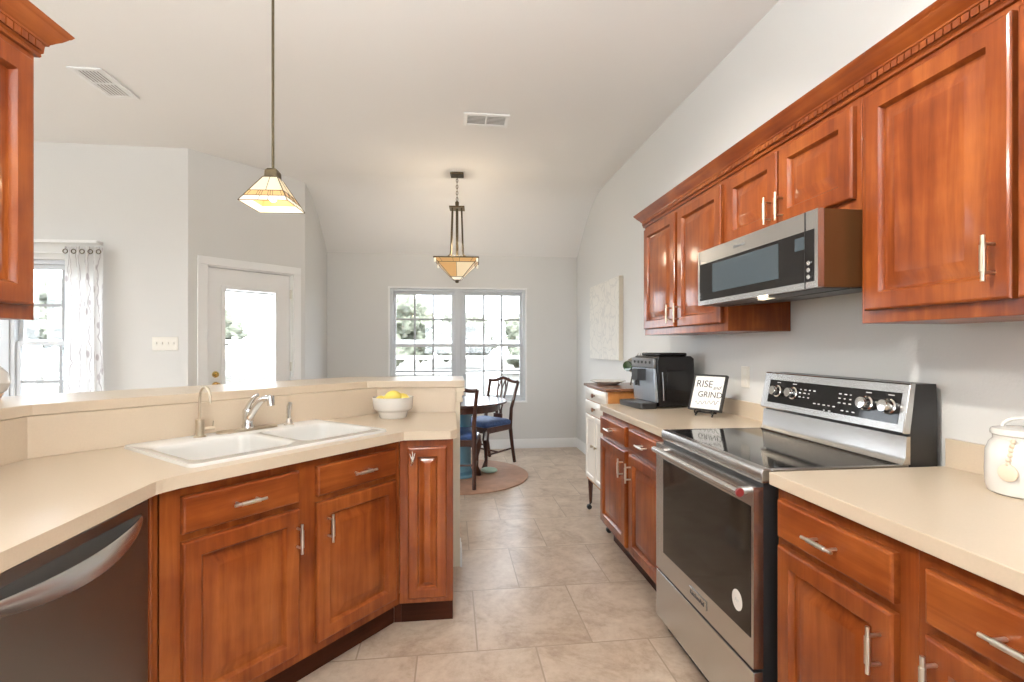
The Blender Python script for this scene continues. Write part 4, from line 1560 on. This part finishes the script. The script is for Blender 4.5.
for sx, sy in ((1, 0), (-1, 0), (0, 1), (0, -1)):
    mb.tube([(0, 0, zr + 0.03), (sx * 0.04, sy * 0.04, zr + 0.045), (sx * 0.055, sy * 0.055, zr + 0.02)], 0.006, 8)
mb.build('hub', 'bronze', t)
hs2 = 0.212


def inv_shade(t):
    z0, z1 = zr, zr - 0.195
    def ring(q, g=0.0):
        s = (hs2 - g) + (0.032 - hs2) * q
        return [(-s, -s, z0 + (z1 - z0) * q), (s, -s, z0 + (z1 - z0) * q), (s, s, z0 + (z1 - z0) * q), (-s, s, z0 + (z1 - z0) * q)]
    for q0, q1, m_, nm, h0, h1 in ((0.0, 0.20, 'shade_amber', 'rim_panel', 0, 1), (0.20, 0.85, 'shade_amber', 'amber_panel', 0, 0.5), (0.20, 0.85, 'shade_cream', 'cream_panel', 0.5, 1), (0.85, 1.0, 'shade_white', 'tip_panel', 0, 1)):  # right halves paler: the bulb's brightness put into the panel colour
        mb = MB()
        a, b, ai, bi = [[Vector(p) for p in r_] for r_ in (ring(q0), ring(q1), ring(q0, 0.004), ring(q1, 0.004))]
        for i in range(4):
            j = (i + 1) % 4
            mb.loft([[a[i].lerp(a[j], h0), a[i].lerp(a[j], h1), ai[i].lerp(ai[j], h1), ai[i].lerp(ai[j], h0)],
                     [b[i].lerp(b[j], h0), b[i].lerp(b[j], h1), bi[i].lerp(bi[j], h1), bi[i].lerp(bi[j], h0)]])
        mb.build(nm, m_, t, smooth=False)
    ld = MB()
    for i in range(4):
        ld.tube([ring(0)[i], ring(1)[i]], 0.003, 6)
        for q in (0.0, 0.20, 0.85, 1.0):
            ld.tube([ring(q)[i], ring(q)[(i + 1) % 4]], 0.003 if q else 0.006, 6)
        a0, a1 = Vector(ring(0)[i]), Vector(ring(0)[(i + 1) % 4])
        c0_, c1_ = Vector(ring(0.2)[i]), Vector(ring(0.2)[(i + 1) % 4])
        for f in (0.12, 0.42, 0.58, 0.88):
            ld.tube([a0.lerp(a1, f), c0_.lerp(c1_, f)], 0.002, 5)
        d0_, d1_ = Vector(ring(0.85)[i]), Vector(ring(0.85)[(i + 1) % 4])
        ld.tube([(c0_ + c1_) / 2, (d0_ + d1_) / 2], 0.002, 5)
    ld.build('lead_line', 'bronze', t)
    for sx, sy in ((1, 1), (1, -1), (-1, 1), (-1, -1)):
        MB().box(-0.009, 0.009, -0.009, 0.009, -0.045, -0.008, M=Matrix.Translation((sx * (hs2 - 0.012), sy * (hs2 - 0.012), zr))).build('corner_jewel', 'shade_white', t, bevel=0.004)
    MB().lathe([(0.008, z1 - 0.028), (0.018, z1 - 0.022), (0.02, z1 - 0.012), (0.012, z1 - 0.004), (0.03, z1)], n=16).build('finial', 'bronze', t)


inv_shade(t)
MB().ellipsoid((0, 0, zr - 0.03), 0.03, 0.03, 0.04, 16, 10).build('bulb', 'bulb', t)
lamp('chandelier_bulb', (CX_, CY_, 2.26), 10.0, 0.10, (1, 0.86, 0.66))

# bowls of the added fill lamps, out of view
for i, (x, y, z_) in enumerate(FILL_LAMPS):
    t = thing('ceiling_lamp', ['frosted bowl ceiling lamp hanging over the kitchen aisle behind the view', 'frosted bowl ceiling lamp hanging over the rear of the kitchen',
                               'frosted bowl ceiling lamp in the living room by the pass-through', 'frosted bowl ceiling lamp in the rear of the living room'][i], 'lamp', (x, y, Z_C), 0)
    dz = z_ - Z_C
    MB().lathe([(0.07, -0.0005), (0.07, -0.015), (0.01, -0.03)], n=20).build('ceiling_rose', 'bronze', t)
    MB().tube([(0, 0, -0.02), (0, 0, dz - 0.05)], 0.007, 8).build('rod', 'bronze', t)
    MB().lathe([(0.02, dz - 0.115), (0.14, dz - 0.10), (0.235, dz - 0.03), (0.25, dz + 0.015), (0.243, dz + 0.015), (0.228, dz - 0.025), (0.13, dz - 0.06), (0.02, dz - 0.065)], n=32).build('bowl', 'diffuser', t)

t = thing('pendant_light', 'small bronze cone pendant lamp over the kitchen aisle', 'lamp', (-0.25, 0.80, Z_C))  # added out of view to brighten the upper cabinets
MB().lathe([(0.06, 0), (0.06, -0.012), (0.008, -0.03)], n=20).build('ceiling_rose', 'bronze', t)
MB().tube([(0, 0, -0.02), (0, 0, -0.72)], 0.006, 8).build('rod', 'bronze', t)
MB().lathe([(0.02, -0.70), (0.03, -0.72), (0.11, -0.80), (0.107, -0.80), (0.028, -0.725), (0.018, -0.71)], n=28).build('lamp_shade', 'bronze', t)
MB().ellipsoid((0, 0, -0.785), 0.028, 0.028, 0.032, 16, 10).build('bulb', 'bulb', t)
lamp('pendant_bulb', (-0.25, 0.80, 2.10), 30, 0.08, (1, 0.96, 0.9))  # bulb of the added aisle pendant

# two added spots, unseen behind the view, brightening the wall cabinets
for (x, y), aim, lab in (((-0.55, 0.75), (1.27, 1.25, 1.70), 'small bronze ceiling spot turned to the nearest wall cabinet'),
                         ((-0.55, 1.35), (1.27, 2.55, 1.70), 'small bronze ceiling spot turned to the farther wall cabinets')):
    p = Vector((x, y, 2.86))
    dv = (Vector(aim) - p).normalized()
    q = dv.to_track_quat('-Z', 'Y')
    t = thing('spot_lamp', lab, 'lamp', (x, y, Z_C))
    MB().lathe([(0.045, -0.0005), (0.045, -0.012), (0.01, -0.018)], n=20).tube([(0, 0, -0.012), (0, 0, -0.11)], 0.008, 8).build('ceiling_rose', 'bronze', t)
    M = Matrix.Translation((0, 0, p.z - Z_C)) @ q.to_matrix().to_4x4()
    MB().lathe([(0.012, 0.075), (0.03, 0.07), (0.042, 0.04), (0.045, 0.0), (0.041, 0.0), (0.038, 0.038), (0.026, 0.062), (0.008, 0.066)], n=24, M=M).build('lamp_shade', 'bronze', t)
    d = bpy.data.lights.new('spot_bulb', 'SPOT')
    d.energy = 125
    d.spot_size = math.radians(54)
    d.spot_blend = 0.9
    d.shadow_soft_size = 0.035
    d.color = (1, 0.95, 0.86)
    o = bpy.data.objects.new('spot_bulb', d)
    COL.objects.link(o)
    o.location = p + dv * 0.012
    o.rotation_euler = q.to_euler()

# ------------------------------------------------------------------ curtain and rod at the left window
t = thing('curtain_rod', 'white wraparound curtain rod above the left window', 'curtain rod', (-3.70, Y_D, 2.17))
mb = MB()
mb.box(-0.85, 0.765, -0.082, -0.070, -0.012, 0.012)
mb.box(0.753, 0.765, -0.07, -0.0005, -0.012, 0.012)
mb.box(-0.85, -0.838, -0.07, -0.0005, -0.012, 0.012)
mb.build('rod', 'trim_white', t, bevel=0.004)
MB().tube([(-0.83, -0.04, -0.09), (0.75, -0.04, -0.09)], 0.006, 10).build('inner_rod', 'trim_white', t)
t = thing('curtain', 'white floral sheer curtain hanging at the right of the left window', 'curtain', (-3.03, Y_D - 0.085, 0.05))
bm = bmesh.new()
uvl = bm.loops.layers.uv.new('uv')
NX, NZ = 90, 24
grid = []
for i in range(NX + 1):
    q = i / NX
    col_ = []
    for j in range(NZ + 1):
        zq = j / NZ
        x = (q - 0.5) * (0.30 + 0.02 * math.cos(zq * 3))
        y = 0.030 * math.sin(q * 2 * PI * 4.5 + 0.4 * math.sin(zq * 4)) * (0.75 + 0.25 * (1 - zq)) + 0.004 * math.sin(zq * 9 + q * 5)
        col_.append(bm.verts.new((x, y, 2.075 * zq)))
    grid.append(col_)
for i in range(NX):
    for j in range(NZ):
        f = bm.faces.new([grid[i][j], grid[i + 1][j], grid[i + 1][j + 1], grid[i][j + 1]])
        for lp, (a_, b_) in zip(f.loops, ((i, j), (i + 1, j), (i + 1, j + 1), (i, j + 1))):
            lp[uvl].uv = (a_ / NX * 0.9, b_ / NZ * 2.2)
mb = MB()
mb.bm.free()
mb.bm = bm
cu = mb.build('cloth', 'curtain_cloth', t, angle=3.0)
for k in range(5):
    q = (k + 0.5) / 4.8 + 0.01
    if q > 1:
        break
    x = (q - 0.5) * 0.30
    MB().tube([(x + 0.017 * math.cos(a_), -0.034, 2.03 + 0.017 * math.sin(a_)) for a_ in [2 * PI * i / 16 for i in range(17)]], 0.004, 6).build('grommet', 'bronze', t)

# ------------------------------------------------------------------ dining corner
tag(MB().lathe([(0.655, 0), (0.665, 0.002), (0.665, 0.009), (0.66, 0.012), (0.1, 0.012)], n=72).build('round_mat', 'mat_brown', loc=(0.10, 5.0, 0.0005)),
    'round reddish brown mat under the dining table', 'rug')
t = thing('dining_table', 'round dark wood pedestal dining table under the chandelier', 'table', (0.075, 4.985, 0.013))
MB().lathe([(0.40, 0.722), (0.468, 0.724), (0.478, 0.730), (0.480, 0.738), (0.474, 0.744), (0.1, 0.745)], n=64).build('tabletop', 'dark_wood', t)
MB().lathe([(0.395, 0.655), (0.40, 0.655), (0.40, 0.7215), (0.385, 0.7215)], n=48).build('apron', 'dark_wood', t)
ped = MB().lathe([(0.17, 0.0), (0.175, 0.01), (0.165, 0.03), (0.125, 0.05), (0.115, 0.08), (0.115, 0.56), (0.13, 0.60), (0.16, 0.64), (0.16, 0.654)], n=36).build('pedestal', 'teal_glaze', t)
ped['label'] = 'teal pedestal'


def make_chair(label, loc, rotz):
    """local: the sitter faces +y; base at the seat's centre"""
    t = thing('dining_chair', label, 'chair', loc, rotz, 'dark wood dining chairs round the table')
    w, d = 0.235, 0.21
    mb = MB()
    mb.prism([(-w - 0.015, d), (w + 0.015, d), (w - 0.025, -d), (-w + 0.025, -d)], 0.375, 0.435)
    mb.build('seat_rail', 'dark_wood', t, bevel=0.004)
    mb = MB()
    def lp(s, z_):
        return [(x * s, y * s, z_) for x, y in rrect(0, 0, 2 * w - 0.02, 2 * d - 0.01, 0.04, 4)]
    mb.loft([lp(0.98, 0.4355), lp(1.0, 0.45), lp(0.99, 0.475), lp(0.85, 0.492), lp(0.5, 0.502)])
    mb.build('seat', 'blue_fabric', t, angle=1.2)
    for s in (-1, 1):
        x = s * (w - 0.04)
        MB().tube([(x, -d - 0.065, 0.0), (x, -d - 0.025, 0.2), (x, -d + 0.005, 0.40), (x * 1.0, -d - 0.012, 0.60), (x * 1.08, -d - 0.07, 0.80), (x * 1.13, -d - 0.10, 0.895)],
                  [0.018, 0.019, 0.022, 0.019, 0.017, 0.016], 8).build('leg', 'dark_wood', t)
        xf = s * (w - 0.005)
        MB().tube([(xf + s * 0.012, d + 0.03, 0.0), (xf + s * 0.008, d + 0.022, 0.03), (xf - s * 0.006, d - 0.015, 0.10), (xf - s * 0.006, d - 0.012, 0.2), (xf + s * 0.012, d + 0.012, 0.32), (xf, d - 0.01, 0.40)],
                  [0.030, 0.030, 0.016, 0.020, 0.036, 0.034], 10).build('leg', 'dark_wood', t)
    def bk(z_):
        return -d - 0.012 - (z_ - 0.6) * 0.24 if z_ > 0.6 else -d + 0.005 - (z_ - 0.4) * 0.085
    pth, rr = [], []
    for k in range(13):
        q = -1 + 2 * k / 12
        z_ = 0.893 + 0.035 * (math.cos(q * PI) * 0.5 + 0.5) - 0.012 * math.sin(abs(q) * PI)
        pth.append((q * (w - 0.014), bk(0.91) - 0.012 * (1 - q * q), z_))
        rr.append(0.020 - 0.002 * abs(q))
    MB().tube(pth, rr, 10).build('crest_rail', 'dark_wood', t)
    sp = MB()
    for s in (-1, 1):
        for x0, xm, x1 in ((0.075, 0.045, 0.03), (0.045, -0.035, 0.03), (0.02, 0.065, 0.012), (0.085, 0.02, 0.045)):
            pts = []
            for k in range(9):
                q = k / 8
                x = (1 - q) ** 2 * x0 + 2 * q * (1 - q) * xm * 1.6 + q * q * x1
                z_ = 0.93 - 0.41 * q
                pts.append((s * x, bk(z_) - 0.006, z_))
            sp.tube(pts, 0.0075, 6)
    sp.box(-0.06, 0.06, bk(0.46) - 0.012, bk(0.46) + 0.010, 0.43, 0.53)
    sp.build('splat', 'dark_wood', t)
    st = MB()
    for s in (-1, 1):
        st.tube([(s * (w - 0.04), -d - 0.03, 0.16), (s * (w - 0.012), d - 0.015, 0.15)], 0.010, 8)
    st.tube([(-(w - 0.025), 0.0, 0.155), (w - 0.025, 0.0, 0.155)], 0.010, 8)
    st.build('stretcher', 'dark_wood', t)
    return t


A1 = math.atan2(-0.65, -0.76) - PI / 2
ch1 = make_chair('dark wood dining chair with blue seat in front of the window', (0.355, 5.435, 0.0125), A1)
ch2 = dup(ch1, (0.012, 4.72, 0.0125), math.radians(-2), 'dark wood dining chair with its back to the peninsula bar', 'dark wood dining chairs round the table')

# small dish under the table
mb = MB()
mb.ellipsoid((0, 0, 0.030), 0.085, 0.045, 0.030, 24, 10, M=Matrix.Rotation(-0.2, 4, 'Z'))
tag(mb.build('mint_dish', 'mint_glaze', loc=(0.375, 5.02, 0.0135)), 'small mint green oval dish lying on the round brown mat', 'dish')

# ------------------------------------------------------------------ outdoors
struct(MB().box(-60, 60, -12, 80, -0.45, -0.25).build('ground', 'grass', smooth=False))


def tree(label, x, y, h, r, mat, seed):
    rn = random.Random(seed)
    t = thing('tree', label, 'tree', (x, y, -0.25), 0, 'trees beyond the yard')
    MB().tube([(0, 0, 0), (0.05, 0, h * 0.3), (0.0, 0.1, h * 0.6)], [0.16, 0.12, 0.06], 8).build('trunk', 'bark', t)
    bm = bmesh.new()
    for k in range(26):
        a = rn.random() * 2 * PI
        zq = rn.random()
        rr_ = r * 0.75 * math.sqrt(rn.random()) * (1 - 0.45 * zq)
        zc = h * (0.30 + 0.58 * zq)
        s = r * (0.22 + 0.18 * rn.random())
        M = Matrix.Translation((rr_ * math.cos(a), rr_ * math.sin(a), zc)) @ Matrix.Diagonal((s, s, s * 0.8, 1))
        ret = bmesh.ops.create_icosphere(bm, subdivisions=4, radius=1, matrix=M)
        c_ = Vector(M.to_translation())
        for v in ret['verts']:
            f_ = noise.fractal(v.co * 2.2, 1.0, 2.0, 4) * 0.55 + noise.noise(v.co * 11.0) * 0.28
            v.co += (v.co - c_) * f_
    mb = MB()
    mb.bm.free()
    mb.bm = bm
    mb.build('crown', mat, t, angle=3.0)


tree('broad green tree left of centre beyond the back window', -3.0, 26, 4.4, 2.4, 'leaf_a', 1)
tree('low pale green tree seen mid-way across the back window', 0.8, 34, 3.9, 2.2, 'leaf_b', 2)
tree('green tree beyond the right half of the back window', 4.4, 27, 3.2, 2.0, 'leaf_a', 3)
tree('tall green tree at the right edge of the back window', 8.2, 33, 4.5, 2.2, 'leaf_b', 4)
tree('green tree at the left edge of the back window', -7.5, 33, 5.0, 2.4, 'leaf_b', 5)
tree('green tree seen through the glazed door', -13.0, 25, 5.2, 2.8, 'leaf_a', 6)
tree('wide green tree behind the glazed door', -20.5, 31, 5.0, 3.2, 'leaf_b', 7)
tree('green tree outside the left window', -21.0, 22.5, 4.0, 2.4, 'leaf_a', 8)
tree('pale green tree far outside the left window', -27.5, 25, 4.2, 2.8, 'leaf_b', 9)

t = thing('yard_fence', 'white rail fence crossing the yard beyond the windows', 'fence', (0, 17, -0.25))
mb = MB()
for z_ in (0.6, 1.1, 1.62):
    mb.box(-34, 16, -0.02, 0.02, z_, z_ + 0.13)
mb.build('rail', 'trim_white', t, smooth=False)
for k in range(21):
    MB().box(-34 + 2.45 * k, -33.87 + 2.45 * k, -0.065, 0.065, 0, 1.85).build('post', 'trim_white', t)

t = thing('water_tank', 'pale upright round tank in the yard beyond the window', 'tank', (1.05, 13.5, -0.25))
MB().lathe([(0.24, 0), (0.25, 0.02), (0.25, 1.05), (0.23, 1.12), (0.12, 1.17), (0.02, 1.18)], n=28).build('tank_shell', 'trim_white', t)
MB().lathe([(0.06, 1.18), (0.06, 1.22), (0.02, 1.23)], n=16).build('cap', 'stone_grey', t)
rn = random.Random(11)
spots = [(0.35, 12.2, 'beside the tank on its left'), (1.75, 12.6, 'beside the tank on its right'), (0.9, 10.6, 'in front of the tank'), (1.6, 10.2, 'nearest the window on the right'),
         (0.3, 10.1, 'nearest the window at the mullion'), (2.3, 13.6, 'at the far right of the tank')]
for x, y, where in spots:
    mb = MB()
    ret = bmesh.ops.create_icosphere(mb.bm, subdivisions=3, radius=1)
    for v in ret['verts']:
        v.co *= 0.85 + 0.3 * rn.random() * 0.4
        v.co = Vector((v.co.x * 0.22, v.co.y * 0.18, max(v.co.z, -0.6) * 0.14))
    tag(mb.build('yard_stone', 'stone_grey', loc=(x, y, -0.17), angle=0.8), 'grey stone lying in the yard ' + where, 'stone', 'grey stones in the yard')
